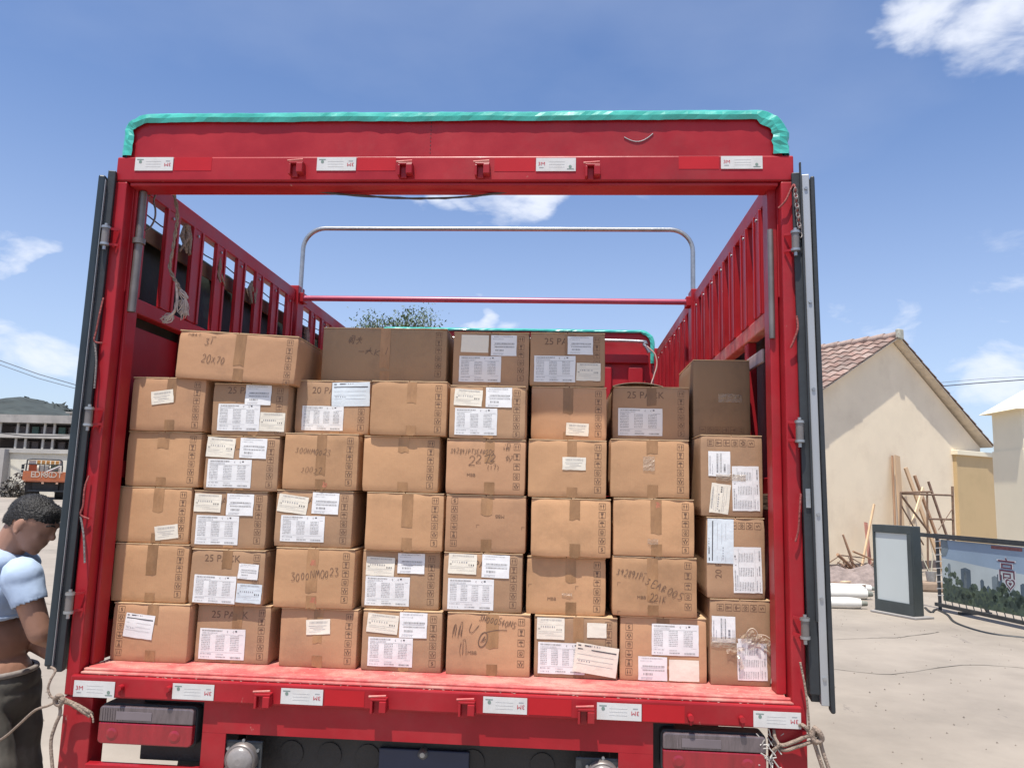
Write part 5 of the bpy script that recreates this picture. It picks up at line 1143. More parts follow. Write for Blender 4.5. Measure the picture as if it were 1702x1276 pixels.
# corner lists: name, TL, TR, BR, BL in photo pixels
def C(z, *p): return [zp(z, p[i], p[i+1]) for i in range(0, len(p), 2)]
BX = {
 '10': (C('B', 35,545, 525,560, 500,935, 10,915), .125), '11': (C('B', 40,160, 515,180, 500,545, 15,540), .135), '12': (C('A', 70,1072, 550,1085, 515,1441, 35,1431), .14), '13': (C('A', 128,718, 600,728, 575,1085, 105,1072), .14), '14': (C('A', 165,370, 630,380, 605,725, 130,718), .13),
 '20': (C('B', 575,555, 1035,570, 1035,950, 555,925), .155), '21': (C('B', 540,195, 1015,220, 985,570, 510,545), .135), '22': (C('A', 550,1090, 1030,1125, 1000,1486, 515,1461), .145), '23': (C('A', 640,745, 1110,770, 1075,1110, 605,1090), .14), '24': (C('A', 685,400, 1165,430, 1135,745, 655,742), .14),
 '30': (C('B', 1110,585, 1600,600, 1595,970, 1095,950), .145), '31': (C('B', 1080,185, 1590,203, 1565,580, 1055,570), .132), '32': (C('A', 1085,1095, 1575,1110, 1560,1476, 1060,1460), .14), '33': (C('A', 1140,735, 1620,745, 1585,1105, 1110,1090), .135), '34': (C('A', 1215,390, 1685,400, 1675,740, 1195,730), .185),
 '40': (C('D', 90,590, 605,605, 585,990, 75,970), .14), '41': (C('D', 85,205, 590,225, 575,595, 85,580), .16), '42': (C('C', 115,1115, 610,1125, 600,1491, 100,1481), .14), '43': (C('C', 100,750, 585,760, 570,1115, 80,1100), .14), '44': (C('C', 145,390, 630,405, 625,755, 135,740), .125),
 '50': (C('D', 630,610, 1165,625, 1160,1010, 625,990), .135), '51': (C('D', 610,220, 1120,240, 1105,615, 600,595), .14), '52': (C('C', 630,1125, 1140,1145, 1130,1511, 610,1481), .14), '53': (C('C', 635,765, 1140,785, 1125,1140, 615,1110), .135), '54': (C('C', 655,420, 1140,435, 1125,775, 640,760), .130),
 '60': (C('D', 1195,625, 1722,645, 1728,1035, 1185,1010), .15), '61': (C('D', 1160,240, 1660,270, 1640,640, 1120,610), .165), '62': (C('C', 1175,1145, 1685,1165, 1680,1546, 1165,1511), .142), '63': (C('C', 1160,775, 1660,795, 1650,1155, 1145,1135), .142), '64': (C('C', 1180,430, 1665,440, 1645,785, 1165,770), .250),
 '70': (C('F', 195,650, 750,660, 755,1068, 195,1045), .155), '71': (C('F', 150,250, 690,265, 690,635, 145,610), .145), '72': (C('E', 155,1145, 670,1165, 675,1526, 150,1516), .142), '73': (C('E', 135,778, 640,795, 640,1155, 135,1140), .142), '74': (C('E', 150,430, 640,440, 640,785, 145,772), .30),
 '80': (C('F', 765,525, 1158,532, 1170,1085, 785,1070), .145), '81': (C('F', 745,0, 1115,0, 1140,522, 760,512), .145), '82': (C('E', 722,758, 1097,756, 1128,1272, 705,1268), .145), '83': (C('E', 660,262, 1025,262, 1040,752, 672,755), .30),
 'T1': (C('A', 465,58, 1225,122, 1195,425, 425,372), .115), 'T2': (C('P', 538,544, 743,546, 741,632, 533,632), .245), 'T3': (C('C', 685,85, 1163,87, 1150,425, 655,420), .25), 'T4': (C('C', 1167,87, 1650,92, 1640,435, 1160,425), .25)}
geo = {}
for k, (c, y) in BX.items():
    P = [at(u, v, y) for u, v in c]
    x0 = (P[0].x+P[3].x)/2; x1 = (P[1].x+P[2].x)/2; zt3 = (P[0].z+P[1].z)/2-ZO; zb3 = (P[2].z+P[3].z)/2-ZO; geo[k] = [x0, x1, zb3, zt3, y]
# settle each column on the floor, then keep neighbours apart
FLOOR = -.030
for c in '12345678':
    ks = sorted([k for k in geo if k[0] == c and k[1].isdigit()], key=lambda k: k[1]); base = FLOOR+.001
    for i, k in enumerate(ks):
        g_ = geo[k]; g_[2] = base; nxt = (geo[ks[i+1]][2]+g_[3])/2 if i+1 < len(ks) else g_[3]; g_[3] = nxt; base = nxt+.0015
for r in '01234':
    ks = [c+r for c in '1234567']
    for a, b in zip(ks, ks[1:]):
        if geo[b][0]-geo[a][1] < .006: m_ = (geo[b][0]+geo[a][1])/2; geo[a][1] = m_-.003; geo[b][0] = m_+.003
for k, base in (('T2', max(geo['34'][3], geo['44'][3])), ('T3', geo['54'][3]), ('T4', geo['64'][3])): geo[k][2] = base+.002
for k, v in geo.items(): print(k, [round(a, 3) for a in v], 'w', round(v[1]-v[0], 3), 'h', round(v[3]-v[2], 3))
LAB = {
 '10': 'carton with a crumpled address label, bottom left corner of the load', '11': 'plain tan carton directly above the bottom left corner carton', '12': 'tan carton in the left column with a small torn label low on its right', '13': 'tan carton with stained centre tape and no label, second from top in left column', '14': 'carton at the top of the left column with one small tilted label',
 '20': 'carton printed 25 PACK with one table label, second in the bottom row', '21': 'carton printed 25 PACK with a small square sticker and wide taped form', '22': 'second column carton with two labels above a table label, third from the floor', '23': 'second column carton with two labels above a table label, fourth from the floor', '24': 'carton printed 25 P with a label hiding the rest, under the tilted carton',
 '30': 'tan carton with one small slanted label high on its middle, third in the bottom row', '31': 'carton with 3000NM0023 in large handwriting and red stamp marks', '32': 'third column carton with a slanted torn label beside a barcode label', '33': 'carton with faint 300NM0023 handwriting, below the one printed 20 PACK', '34': 'carton printed 20 PACK with a large bluish form over its corner',
 '40': 'bottom row carton with a slanted white form above its table label', '41': 'fourth column carton with taped labels half in shadow, second from the floor', '42': 'plain carton with pale tape, third from the floor in the fourth column', '43': 'plain carton below the brightest plain carton of the fourth column', '44': 'bright plain carton under the wide dark top carton',
 '50': 'scuffed carton with a circled scribble and handwriting across it, bottom row', '51': 'carton with two labels over a four column table label', '52': 'carton with its symbols upside down on the left and brown tape patch', '53': 'carton with handwritten 39289 and 2272 over the letters MBB', '54': 'top carton of the fifth column with a scuffed cream label beside a barcode label',
 '60': 'bottom row carton with a loose torn form hanging over its right corner', '61': 'carton with glossy tape glare and a small MBB print', '62': 'plain carton with one tape strip, sixth column third from the floor', '63': 'carton with one small label near its middle, sixth column', '64': 'half shaded carton with one small label low down, top of the sixth column',
 '70': 'bottom row carton with symbols on the left and a blank cream label', '71': 'carton with slanting handwriting 39289 above MBB', '72': 'plain carton with a shiny tape fold near its bottom, seventh column', '73': 'plain carton with scuffed tape and a dark spot, seventh column', '74': 'shaded carton printed 25 PACK with a raised lid, top of the seventh column',
 '80': 'carton on its side with torn clear tape hanging from it, bottom right corner', '81': 'carton on its side printed 20 P with a bluish form, right column', '82': 'carton on its side with three labels turned sideways, right column', '83': 'dark shaded unlabelled carton on top of the right column',
 'T1': 'wide sunlit carton lying tilted on the top left with 20x70 written on it', 'T2': 'wide dark shaded carton with Chinese handwriting on top of the load', 'T3': 'shaded top carton with a blank label beside a barcode label', 'T4': 'shaded top carton printed 25 P next to the open gap on the right'}
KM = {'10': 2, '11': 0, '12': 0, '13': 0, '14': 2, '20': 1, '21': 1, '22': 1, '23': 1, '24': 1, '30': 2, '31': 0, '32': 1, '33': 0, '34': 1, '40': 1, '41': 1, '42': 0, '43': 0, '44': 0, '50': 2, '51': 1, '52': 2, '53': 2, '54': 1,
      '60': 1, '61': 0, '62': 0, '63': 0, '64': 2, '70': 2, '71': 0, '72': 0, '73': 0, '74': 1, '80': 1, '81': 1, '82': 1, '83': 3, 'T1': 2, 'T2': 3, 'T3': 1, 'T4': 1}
objs = {}
for i, k in enumerate(BX):
    x0, x1, z0, z1, y = geo[k]; dep = .40 if k[0] == 'T' else .78; roll = 0; yaw = 0
    if k == 'T1':
        roll = R_(2.6); P = [at(u, v, y) for u, v in BX[k][0]]; wd = (P[1]-P[0]).length; hh = ((P[0]-P[3]).length+(P[1]-P[2]).length)/2; cx = sum(p.x for p in P)/4; cz_ = sum(p.z for p in P)/4-ZO
        x0, x1, z0, z1 = cx-wd/2, cx+wd/2, cz_-hh/2, cz_+hh/2; dep = .34
    if k == '83': dep = .36
    tp = k[0] != '8'
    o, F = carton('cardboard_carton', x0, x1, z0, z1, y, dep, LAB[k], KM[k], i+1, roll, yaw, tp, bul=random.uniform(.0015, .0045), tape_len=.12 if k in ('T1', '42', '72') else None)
    o.location.z += 0
    objs[k] = (o, F)
def loc(k, z, X, Y):
    o, F = objs[k]; u, v = zp(z, X, Y); p = at(u, v, o.location.y)-o.location; a = o.rotation_euler[1]
    return p.x*math.cos(a)-p.z*math.sin(a), p.x*math.sin(a)+p.z*math.cos(a)
def lab(k, kind, z, X0, Y0, X1, Y1, rot=0, turn=0, m=None):
    o, F = objs[k]; u0, w0 = loc(k, z, X0, (Y0+Y1)/2); u1, w1 = loc(k, z, X1, (Y0+Y1)/2); a, b = loc(k, z, (X0+X1)/2, Y0), loc(k, z, (X0+X1)/2, Y1)
    cu, cw = (u0+u1)/2, (a[1]+b[1])/2; w_, h = abs(u1-u0), abs(a[1]-b[1])
    cu = max(-F.W/2+w_/2+.002, min(F.W/2-w_/2-.002, cu)) if w_ < F.W else cu; cw = max(-F.H/2+h/2+.003, min(F.H/2-h/2-.006, cw)) if h < F.H else cw
    return label(F, o, kind, cu, cw, w_, h, R_(rot), turn, m)
def wr(k, s_, z, X0, Y0, X1, Y1, hh=None, r=.0011, m=None):
    o, F = objs[k]; a = loc(k, z, X0, Y0); b = loc(k, z, X1, Y1); wd = math.hypot(b[0]-a[0], b[1]-a[1]); writing(F, o, s_, (a[0]+b[0])/2, (a[1]+b[1])/2, wd, hh or .02, math.atan2(b[1]-a[1], b[0]-a[0]), r, m)
def pr(k, s_, z, X0, Y, X1, rot=0, size=None):
    o, F = objs[k]; a = loc(k, z, X0, Y); b = loc(k, z, X1, Y); v, f = text_polys(s_, 1); wd = max(p[0] for p in v)-min(p[0] for p in v); size = size or abs(b[0]-a[0])/wd
    printed(F, o, s_, (a[0]+b[0])/2, (a[1]+b[1])/2, size, rot)
for k, (o, F) in objs.items():
    if k[0] == '8': icons(F, o, 'bottom' if k == '83' else 'top', 6 if k != '81' else 6, pitch=.0275)
    elif k in ('10', '70', '52'): icons(F, o, 'left', 6)
    elif k in ('53', '50', '71'): icons(F, o, 'right', 5, pitch=.034)
    else: icons(F, o, 'right', 6)
# printed words (under the labels)
for k, s_, z, X0, Y, X1 in (('24', '25 PACK', 'A', 770, 462, 1000), ('34', '20 PACK', 'A', 1312, 462, 1540), ('74', '25 PACK', 'E', 240, 492, 478), ('21', '25 PACK', 'B', 620, 263, 850), ('20', '25 PACK', 'B', 665, 625, 900), ('T4', '25 PACK', 'C', 1256, 148, 1490),
                         ('23', '25 PACK', 'A', 700, 822, 930), ('22', '25 PACK', 'A', 620, 1170, 850), ('32', '25 PACK', 'A', 1180, 1165, 1410), ('41', '25 PACK', 'D', 180, 290, 410), ('51', '25 PACK', 'D', 730, 300, 960)):
    pr(k, s_, z, X0, Y, X1)
o, F = objs['81']; a = loc('81', 'F', 830, 365); printed(F, o, '20 PACK', a[0], a[1]+.045, .030, R_(90))
for k, z, X0, Y, X1 in (('61', 'D', 1275, 522, 1330), ('71', 'F', 305, 512, 360), ('50', 'D', 762, 868, 820), ('53', 'C', 758, 1003, 812)): pr(k, 'MBB', z, X0, Y, X1)
o, F = objs['52']; a = loc('52', 'C', 970, 1268); printed(F, o, 'MBB', a[0], a[1], .017, R_(180))
# paper labels
S3, S4 = 'spec3', 'spec4'
for a in (('14', 'small', 'A', 280, 460, 422, 545, 8), ('24', S3, 'A', 705, 547, 975, 718), ('24', 'cn', 'A', 975, 602, 1135, 722, -1), ('24', 'qr', 'A', 885, 418, 1050, 545),
          ('34', S4, 'A', 1245, 560, 1512, 716), ('54', 'cn', 'C', 678, 452, 858, 558, -3), ('54', 'qr', 'C', 880, 442, 1048, 568), ('54', S3, 'C', 680, 574, 952, 745), ('64', 'small', 'C', 1395, 670, 1540, 750, -2), ('74', S3, 'E', 183, 575, 467, 750),
          ('23', 'cn', 'A', 635, 762, 815, 888, -3), ('23', 'qr', 'A', 848, 767, 1020, 895, -1), ('23', S3, 'A', 637, 902, 920, 1083), ('63', 'small', 'C', 1372, 888, 1522, 970, 0),
          ('82', 'qr', 'E', 762, 850, 902, 1010, 0, 90), ('82', S3, 'E', 915, 947, 1090, 1232, 1, 90), ('82', 'cn', 'E', 775, 1058, 898, 1248, -6, 90),
          ('12', 'small', 'B', 302, 48, 450, 138, 8), ('22', 'cn', 'A', 555, 1122, 728, 1238, -1), ('22', 'qr', 'A', 762, 1124, 935, 1262, 0), ('22', S3, 'A', 562, 1262, 838, 1448), ('32', S3, 'A', 1108, 1262, 1390, 1430), ('32', 'cn', 'A', 1092, 1132, 1285, 1245, -6), ('32', 'qr', 'A', 1312, 1117, 1483, 1252, -1),
          ('81', S3, 'F', 922, 190, 1106, 483, 1, 90), ('21', 'qr', 'B', 838, 297, 965, 395, -3), ('21', S3, 'B', 548, 370, 820, 548, -1),
          ('41', 'cn', 'D', 112, 252, 295, 372, -1), ('41', 'qr', 'D', 315, 230, 488, 358), ('41', S3, 'D', 105, 378, 390, 565), ('51', 'cn', 'D', 640, 224, 822, 352, -1), ('51', 'qr', 'D', 855, 240, 1032, 386, -1), ('51', S4, 'D', 635, 392, 930, 590),
          ('80', 'qr', 'F', 785, 632, 935, 800, 0, 90), ('80', S3, 'F', 948, 805, 1140, 1045, 1, 90), ('10', 'form', 'B', 107, 618, 296, 772, -5), ('20', S3, 'B', 585, 712, 878, 910), ('30', 'small', 'B', 1275, 652, 1428, 748, 4),
          ('40', 'qr', 'D', 326, 602, 503, 762), ('40', 'cn', 'D', 118, 618, 318, 740, -4), ('40', S3, 'D', 122, 768, 410, 955), ('60', 'cn', 'D', 1208, 642, 1385, 780), ('60', 'plain', 'D', 1530, 676, 1655, 770), ('60', S4, 'D', 1215, 802, 1515, 1003),
          ('70', S3, 'F', 398, 684, 700, 884), ('70', 'qr', 'F', 312, 897, 497, 1050), ('70', 'plain', 'F', 510, 912, 703, 1050),
          ('T3', 'plain', 'C', 722, 104, 898, 216, -1), ('T3', 'qr', 'C', 913, 107, 1078, 238), ('T3', S3, 'C', 708, 240, 977, 405), ('T4', 'qr', 'C', 1405, 114, 1568, 230), ('T4', S3, 'C', 1190, 238, 1455, 405), ('T4', 'cn', 'C', 1462, 284, 1617, 398)):
    lab(*a)
lab('34', 'form', 'A', 1442, 398, 1683, 552, 2, 0, PAPERB); lab('21', 'cn', 'B', 824, 425, 985, 548, -2, 0, PAPERB); lab('81', 'form', 'F', 750, 8, 918, 292, -1, 90, PAPERB)
lf_ = lab('60', 'form', 'D', 1440, 815, 1718, 1005, -7, 0, PAPERC); lf_.location = (.004, -.006, 0)
# marker writing
wr('T1', '3T', 'A', 615, 140, 685, 145, .026, .0014); wr('T1', '20x70', 'A', 600, 250, 755, 265, .030, .0014); wr('T1', 'MBB0', 'A', 515, 98, 600, 103, .008, .0008)
wr('T2', '!a!d', 'C', -10, 130, 90, 140, .032, .0013); wr('T2', '-!dK1', 'C', 45, 205, 265, 210, .028, .0013)
wr('33', '300NM0023', 'A', 1200, 838, 1432, 860, .020, .0009); wr('33', 'J0027', 'A', 1235, 965, 1375, 975, .020, .0008)
wr('31', '3000NM0023', 'B', 1172, 385, 1480, 345, .026, .0013); wr('53', '39289JPT3EAB005', 'C', 650, 845, 935, 855, .017, .0010); wr('53', '2272', 'C', 755, 910, 955, 890, .030, .0014); wr('53', '(17)', 'C', 885, 955, 965, 950, .016, .0011); wr('53', '!a', 'C', 985, 825, 1040, 825, .026, .0010); wr('53', '!b', 'C', 1000, 895, 1050, 895, .022, .0010)
wr('71', '39289JPT', 'F', 175, 340, 360, 385, .022, .0012); wr('71', '3EAB005', 'F', 360, 400, 600, 505, .026, .0013); wr('71', '221K', 'F', 380, 512, 490, 525, .024, .0011)
wr('50', '3N000540NS', 'D', 835, 640, 1075, 690, .020, .0013); wr('50', '!c!c', 'D', 665, 715, 735, 725, .046, .0012); wr('50', '!c', 'D', 700, 830, 760, 830, .050, .0012); wr('50', 'U', 'D', 765, 700, 835, 720, .030, .0014)
o, F = objs['50']; q = MB(); cc = loc('50', 'D', 862, 782); ribbon(q, F, [(cc[0]+.014*math.cos(t*.5)+.006*math.sin(t*.5), cc[1]+.024*math.sin(t*.5)) for t in range(14)], .0017, .0014); ribbon(q, F, [(cc[0]+.01, cc[1]+.024), (cc[0]+.04, cc[1]+.032), (cc[0]+.08, cc[1]+.034)], .0013, .0014)
ribbon(q, F, [(cc[0]-.008, cc[1]-.01), (cc[0]+.006, cc[1]+.012), (cc[0]-.002, cc[1]-.006), (cc[0]+.01, cc[1]+.004)], .0012, .0014); q.build('marker_writing', MARKER, o)
# printed corner marks
for k, z, pts in (('61', 'D', ((1155, 425), (1455, 440))), ('71', 'F', ((180, 415), (180, 600))), ('52', 'D', ((820, 45), (1110, 60)))):
    o, F = objs[k]; q = MB()
    for X, Y in pts:
        c = loc(k, z, X, Y); ribbon(q, F, [(c[0], c[1]-.010), (c[0], c[1]), (c[0]+.001, c[1])], .0006, .0006); ribbon(q, F, [(c[0], c[1]), (c[0]+.010, c[1])], .0006, .0006)
    q.build('corner_mark', INKBOX, o)
# red stamps / stains
for k, z, X, Y, s_ in (('31', 'B', 1315, 290, .016), ('31', 'B', 1315, 530, .018), ('33', 'A', 1392, 1065, .013), ('72', 'E', 440, 1195, .014)):
    o, F = objs[k]; c = loc(k, z, X, Y); q = MB(); rr = random.Random(int(X))
    for t in range(9): a = [(c[0]+rr.uniform(-1, 1)*s_*.6, c[1]+rr.uniform(-1, 1)*s_*.8) for _ in range(3)]; ribbon(q, F, a, .0008, .0010)
    q.build('stamp_mark', STAMP, o)
# glossy tape glints (crumpled clear film patches)
for k, z, X, Y, w_, h in (('72', 'E', 405, 1430, .036, .018), ('61', 'D', 1400, 493, .036, .010), ('82', 'E', 905, 1020, .10, .022), ('80', 'F', 860, 800, .085, .035), ('83', 'E', 900, 510, .085, .030), ('73', 'E', 380, 930, .04, .05)):
    o, F = objs[k]; c = loc(k, z, X, Y); q = MB(); n = 8; vs = []
    for j in range(n+1):
        for i in range(n+1):
            u, v = c[0]+(i/n-.5)*w_, c[1]+(j/n-.5)*h+.004*noise.noise(Vector((i*.6, X, 0))); e = .0022+.0035*abs(noise.noise(Vector((i*.9+X, j*.9, 0)))); vs.append((u, F.y(u, v, e), v))
    q.add(vs, [(j*(n+1)+i, j*(n+1)+i+1, (j+1)*(n+1)+i+1, (j+1)*(n+1)+i) for j in range(n) for i in range(n)], 0, False); q.build('clear_tape', FILM, o)
# raised lid of the 25 PACK carton at the top of column seven
o, F = objs['74']; q = MB(); n = 12; vs = []
for i in range(n+1):
    u = -F.W/2+.0+(F.W*.66)*i/n; z = F.H/2+.001+.014*math.sin(math.pi*i/n)**.8; vs += [(u, -.006, z), (u, .20, z+.004), (u, -.006, z-.003)]
q.add(vs, [(i*3, i*3+3, i*3+4, i*3+1) for i in range(n)]+[(i*3+2, i*3+5, i*3+3, i*3) for i in range(n)], 0, True); q.build('raised_lid', FLAP, o)
# torn film hanging off the bottom right carton
o, F = objs['80']; q = MB(); rr = random.Random(21)
base = loc('80', 'F', 1050, 760)
for (dx, dz, w_, h, tw) in ((-.02, .0, .05, .03, .4), (.03, -.01, .05, .02, -.5), (.05, -.04, .035, .03, .9), (.0, -.02, .04, .04, .1), (-.06, -.045, .06, .012, .2), (-.045, -.085, .015, .05, .35)):
    n = 5; vs = []
    for j in range(n+1):
        for i in range(n+1):
            a, b = (i/n-.5)*w_, (j/n-.5)*h; u = base[0]+dx+a*math.cos(tw)-b*math.sin(tw); v = base[1]+dz+a*math.sin(tw)+b*math.cos(tw)
            vs.append((u, -.006-.018*abs(noise.noise(Vector((u*60, v*60, 4)))), v+.006*noise.noise(Vector((u*50, v*50, 1)))))
    q.add(vs, [(j*(n+1)+i, j*(n+1)+i+1, (j+1)*(n+1)+i+1, (j+1)*(n+1)+i) for j in range(n) for i in range(n)], 0, False)
q.build('clear_tape', FILM, o)
q = MB(); c = base; q.tube(smooth_path([(c[0]-.02, -.012, c[1]-.005), (c[0]-.022, -.02, c[1]+.018), (c[0]-.005, -.022, c[1]+.028), (c[0]+.010, -.018, c[1]+.012), (c[0]+.006, -.015, c[1]-.012)], 5), .0016, 5); q.tube(smooth_path([(c[0]+.0, -.012, c[1]+.005), (c[0]+.03, -.02, c[1]+.008), (c[0]+.05, -.02, c[1]-.002)], 5), .0014, 5); q.build('string', mat('white_string', (.55, .46, .36), .7), o)
lbx, lbz = base; label(F, o, 'plain', base[0]-.028, base[1]-.022, .045, .028, R_(2), 0, PAPER)
# dust and straw bits along the sill
q = MB(); rr = random.Random(8)
for i in range(260):
    x = rr.uniform(-1.12, 1.12); y = rr.choice((rr.uniform(.04, .12), rr.uniform(-.008, .012))); z = (-.0295 if y > .035 else -.0485)+.0008; l_ = rr.uniform(.002, .009); a = rr.uniform(0, 3.14)
    q.obox((x, y, z+ZO), (x+l_*math.cos(a), y+l_*math.sin(a)*.5, z+ZO+rr.uniform(0, .001)), .0014, .0010)
tag(q.build('dust_flecks', mat('straw_flecks', (.62, .42, .34), .9, var=.3)), 'pale flecks of dust and chaff on the sill', None, None, 'stuff')

# ================================================================== THE MAN
def solid(parts, voxel, nm, m, parent=None, smooth_it=6, loc_=None):
    bm = bmesh.new()
    for p in parts:
        if p[0] == 'e':      # ellipsoid: centre, radii, rotation (euler)
            M = Matrix.Translation(p[1]) @ Euler(p[3] if len(p) > 3 else (0, 0, 0)).to_matrix().to_4x4() @ Matrix.Diagonal((*p[2], 1))
            bmesh.ops.create_icosphere(bm, subdivisions=3, radius=1, matrix=M)
        else:                # capsule with taper
            a, b, r0, r1 = Vector(p[1]), Vector(p[2]), p[3], p[4]; d = b-a
            bmesh.ops.create_icosphere(bm, subdivisions=2, radius=r0, matrix=Matrix.Translation(a)); bmesh.ops.create_icosphere(bm, subdivisions=2, radius=r1, matrix=Matrix.Translation(b))
            M = Matrix.Translation((a+b)/2) @ d.to_track_quat('Z', 'Y').to_matrix().to_4x4()
            bmesh.ops.create_cone(bm, cap_ends=True, segments=16, radius1=r0, radius2=r1, depth=d.length, matrix=M)
    me = bpy.data.meshes.new(nm); bm.to_mesh(me); bm.free(); me.materials.append(m)
    o = bpy.data.objects.new(nm, me); COL.objects.link(o)
    rm = o.modifiers.new('r', 'REMESH'); rm.mode = 'VOXEL'; rm.voxel_size = voxel; rm.use_smooth_shade = True
    sm_ = o.modifiers.new('s', 'SMOOTH'); sm_.iterations = smooth_it; sm_.factor = .5
    dg = bpy.context.evaluated_depsgraph_get(); dg.update(); me2 = bpy.data.meshes.new_from_object(o.evaluated_get(dg)); bpy.data.objects.remove(o); bpy.data.meshes.remove(me)
    me2.name = nm; o = bpy.data.objects.new(nm, me2); COL.objects.link(o); me2.materials.clear(); me2.materials.append(m)
    me2.polygons.foreach_set('use_smooth', [True]*len(me2.polygons))
    if parent is not None: o.parent = parent; o.location = -Vector(parent.location) if loc_ is None else loc_
    return o
SKIN = mat('tanned_skin', (0.33, 0.175, 0.12), 0.5, var=0.14, vscale=9, spec=.4, bump=.05, bscale=60)
SHIRT = mat('pale_blue_cotton', (0.40, 0.50, 0.66), 0.85, var=0.06, vscale=5, bump=.15, bscale=30)
TROU = mat('faded_olive_cotton', (0.085, 0.078, 0.066), 0.85, var=0.35, vscale=5, bump=.3, bscale=18, col2=(.15, .14, .125), mix2=.7, m2scale=5)
HAIR = mat('short_black_hair', (0.016, 0.014, 0.013), 0.55, var=.3, vscale=60, bump=.9, bscale=110)
MY = .34
def m3(u, v, dy=0): return at(u, v, MY+dy)
man = empty('person', (m3(0, 1100).x, MY, 0), 0, 'man in a rolled up pale blue t-shirt and dark trousers beside the left door', 'person')
hc = m3(56, 862); 
fwd_ = Vector((.90, .10, -.42)).normalized(); upv = Vector((.42, .0, .90)).normalized(); side = fwd_.cross(upv)   # side ~ toward -y
def hpnt(f, s, u): return hc+fwd_*f+side*s+upv*u
tilt = math.atan2(.42, .90)
E_ = (0, tilt, 0)
parts = [('e', hc+Vector((0, 0, 0)), (.095, .076, .088), E_), ('e', hpnt(.028, 0, -.035), (.066, .064, .070), E_), ('e', hpnt(.040, 0, -.085), (.042, .046, .034), E_),     # cranium, face, jaw
         ('e', hpnt(.060, 0, -.105), (.020, .024, .017), E_), ('e', hpnt(.083, 0, .012), (.014, .050, .011), E_),                                                   # chin, brow
         ('e', hpnt(.098, 0, -.030), (.015, .012, .015), E_), ('e', hpnt(.091, 0, -.008), (.010, .009, .022), E_),                                                 # nose
         ('e', hpnt(.080, 0, -.066), (.014, .022, .006), E_), ('e', hpnt(.076, 0, -.079), (.013, .020, .007), E_)]                                                # lips
for s in (-1, 1):
    parts += [('e', hpnt(.058, s*.040, -.030), (.022, .020, .022), E_), ('e', hpnt(-.002, s*.078, -.022), (.017, .007, .030), (0, tilt+.2, 0)), ('e', hpnt(.003, s*.080, -.046), (.010, .007, .012), E_)]
nb, nt__ = m3(-6, 945), m3(28, 898)
parts += [('c', nb, hpnt(-.028, 0, -.055), .060, .055), ('c', nb, hpnt(-.02, 0, -.03), .055, .055)]
ch, ab, pv = m3(-12, 985), m3(-10, 1065), m3(-8, 1125)
parts += [('e', ch, (.115, .175, .15), (0, -.1, 0)), ('e', ch+Vector((-.01, 0, -.08)), (.105, .155, .13)), ('e', ab, (.105, .145, .12)), ('e', pv, (.11, .15, .11)), ('e', ch+Vector((.02, 0, .11)), (.08, .17, .05))]
# near (right) arm and far (left) arm
sN, eN = m3(36, 957, -.14), m3(66, 1052, -.12); wN = m3(112, 1075, .06)
sF, eF = m3(38, 955, .16), m3(30, 1050, .14); wF = m3(84, 1086, .10)
parts += [('c', sN, eN, .052, .041), ('c', eN, wN, .040, .027), ('c', sF, eF, .050, .040), ('c', eF, wF, .039, .027), ('e', sN, (.056, .05, .055)), ('e', sF, (.056, .05, .055))]
def hand(wp, dr, dn, sgn):
    dr, dn = Vector(dr).normalized(), Vector(dn).normalized(); sd_ = dr.cross(dn).normalized(); out_ = [('c', wp, wp+dr*.05, .026, .030), ('e', wp+dr*.055+sd_*.0, (.040, .036, .022), (0, 0, 0))]
    for i, l_ in enumerate((.032, .037, .034, .026)):
        b = wp+dr*.080+sd_*(.027-.018*i); k1 = b+dr*l_*.8+dn*.008; k2 = k1+dr*l_*.35+dn*l_*.7; k3 = k2-dr*.006+dn*l_*.55
        out_ += [('c', wp+dr*.05+sd_*(.022-.015*i), b, .011, .0098), ('c', b, k1, .0098, .009), ('c', k1, k2, .009, .008), ('c', k2, k3, .008, .0065)]
    t0 = wp+dr*.02+sd_*sgn*.024; t1 = t0+dr*.035+sd_*sgn*.024+dn*.006; t2 = t1+dr*.028-sd_*sgn*.004+dn*.016; out_ += [('c', t0, t1, .014, .0105), ('c', t1, t2, .0105, .008)]
    return out_
parts += hand(wN, (.55, .55, -.45), (.4, .1, -.9), 1) + hand(wF, (.9, .15, -.4), (-.2, .1, -1), 1)
# legs and feet (inside the trousers)
for s, kx in ((-1, 6), (1, -4)):
    hp_ = pv+Vector((.0, s*.085, -.04)); kn = Vector((m3(52 if s < 0 else 30, 1276).x-.07, MY+s*.10, .52)); an = Vector((kn.x-.06, kn.y, .09))
    parts += [('c', hp_, kn, .075, .052), ('c', kn, an, .050, .036), ('e', an+Vector((.06, 0, -.05)), (.12, .042, .036))]
body = solid(parts, .0052, 'body', SKIN, man, 5)
# hair cap: only above the hairline
hp2 = [('e', hc+upv*.005-fwd_*.004, (.0975, .079, .0895), E_), ('e', hpnt(-.055, 0, -.030), (.042, .058, .045), E_), ('e', hpnt(.045, 0, .048), (.045, .060, .035), E_)]
hair = solid(hp2, .005, 'hair', HAIR, man, 2)
me = hair.data; bm = bmesh.new(); bm.from_mesh(me); kill = []
for v in bm.verts:
    p = v.co-hc; f, s, u = p.dot(fwd_), p.dot(side), p.dot(upv); n_ = .006*noise.noise(v.co*60)
    line_ = (.020 if f > .03 else (.020-(.03-f)*.95 if f > -.04 else -.050))
    if abs(s) > .055 and -.03 < f < .035: line_ = max(line_, -.012)
    if u+n_ < line_: kill.append(v)
    else: v.co += (p.normalized())*(.0015*noise.noise(v.co*130))
bmesh.ops.delete(bm, geom=kill, context='VERTS'); bm.to_mesh(me); bm.free()
hs2 = MB(); rr = random.Random(2)
vl = [v.co.copy() for v in me.vertices]; nl = [v.normal.copy() for v in me.vertices]
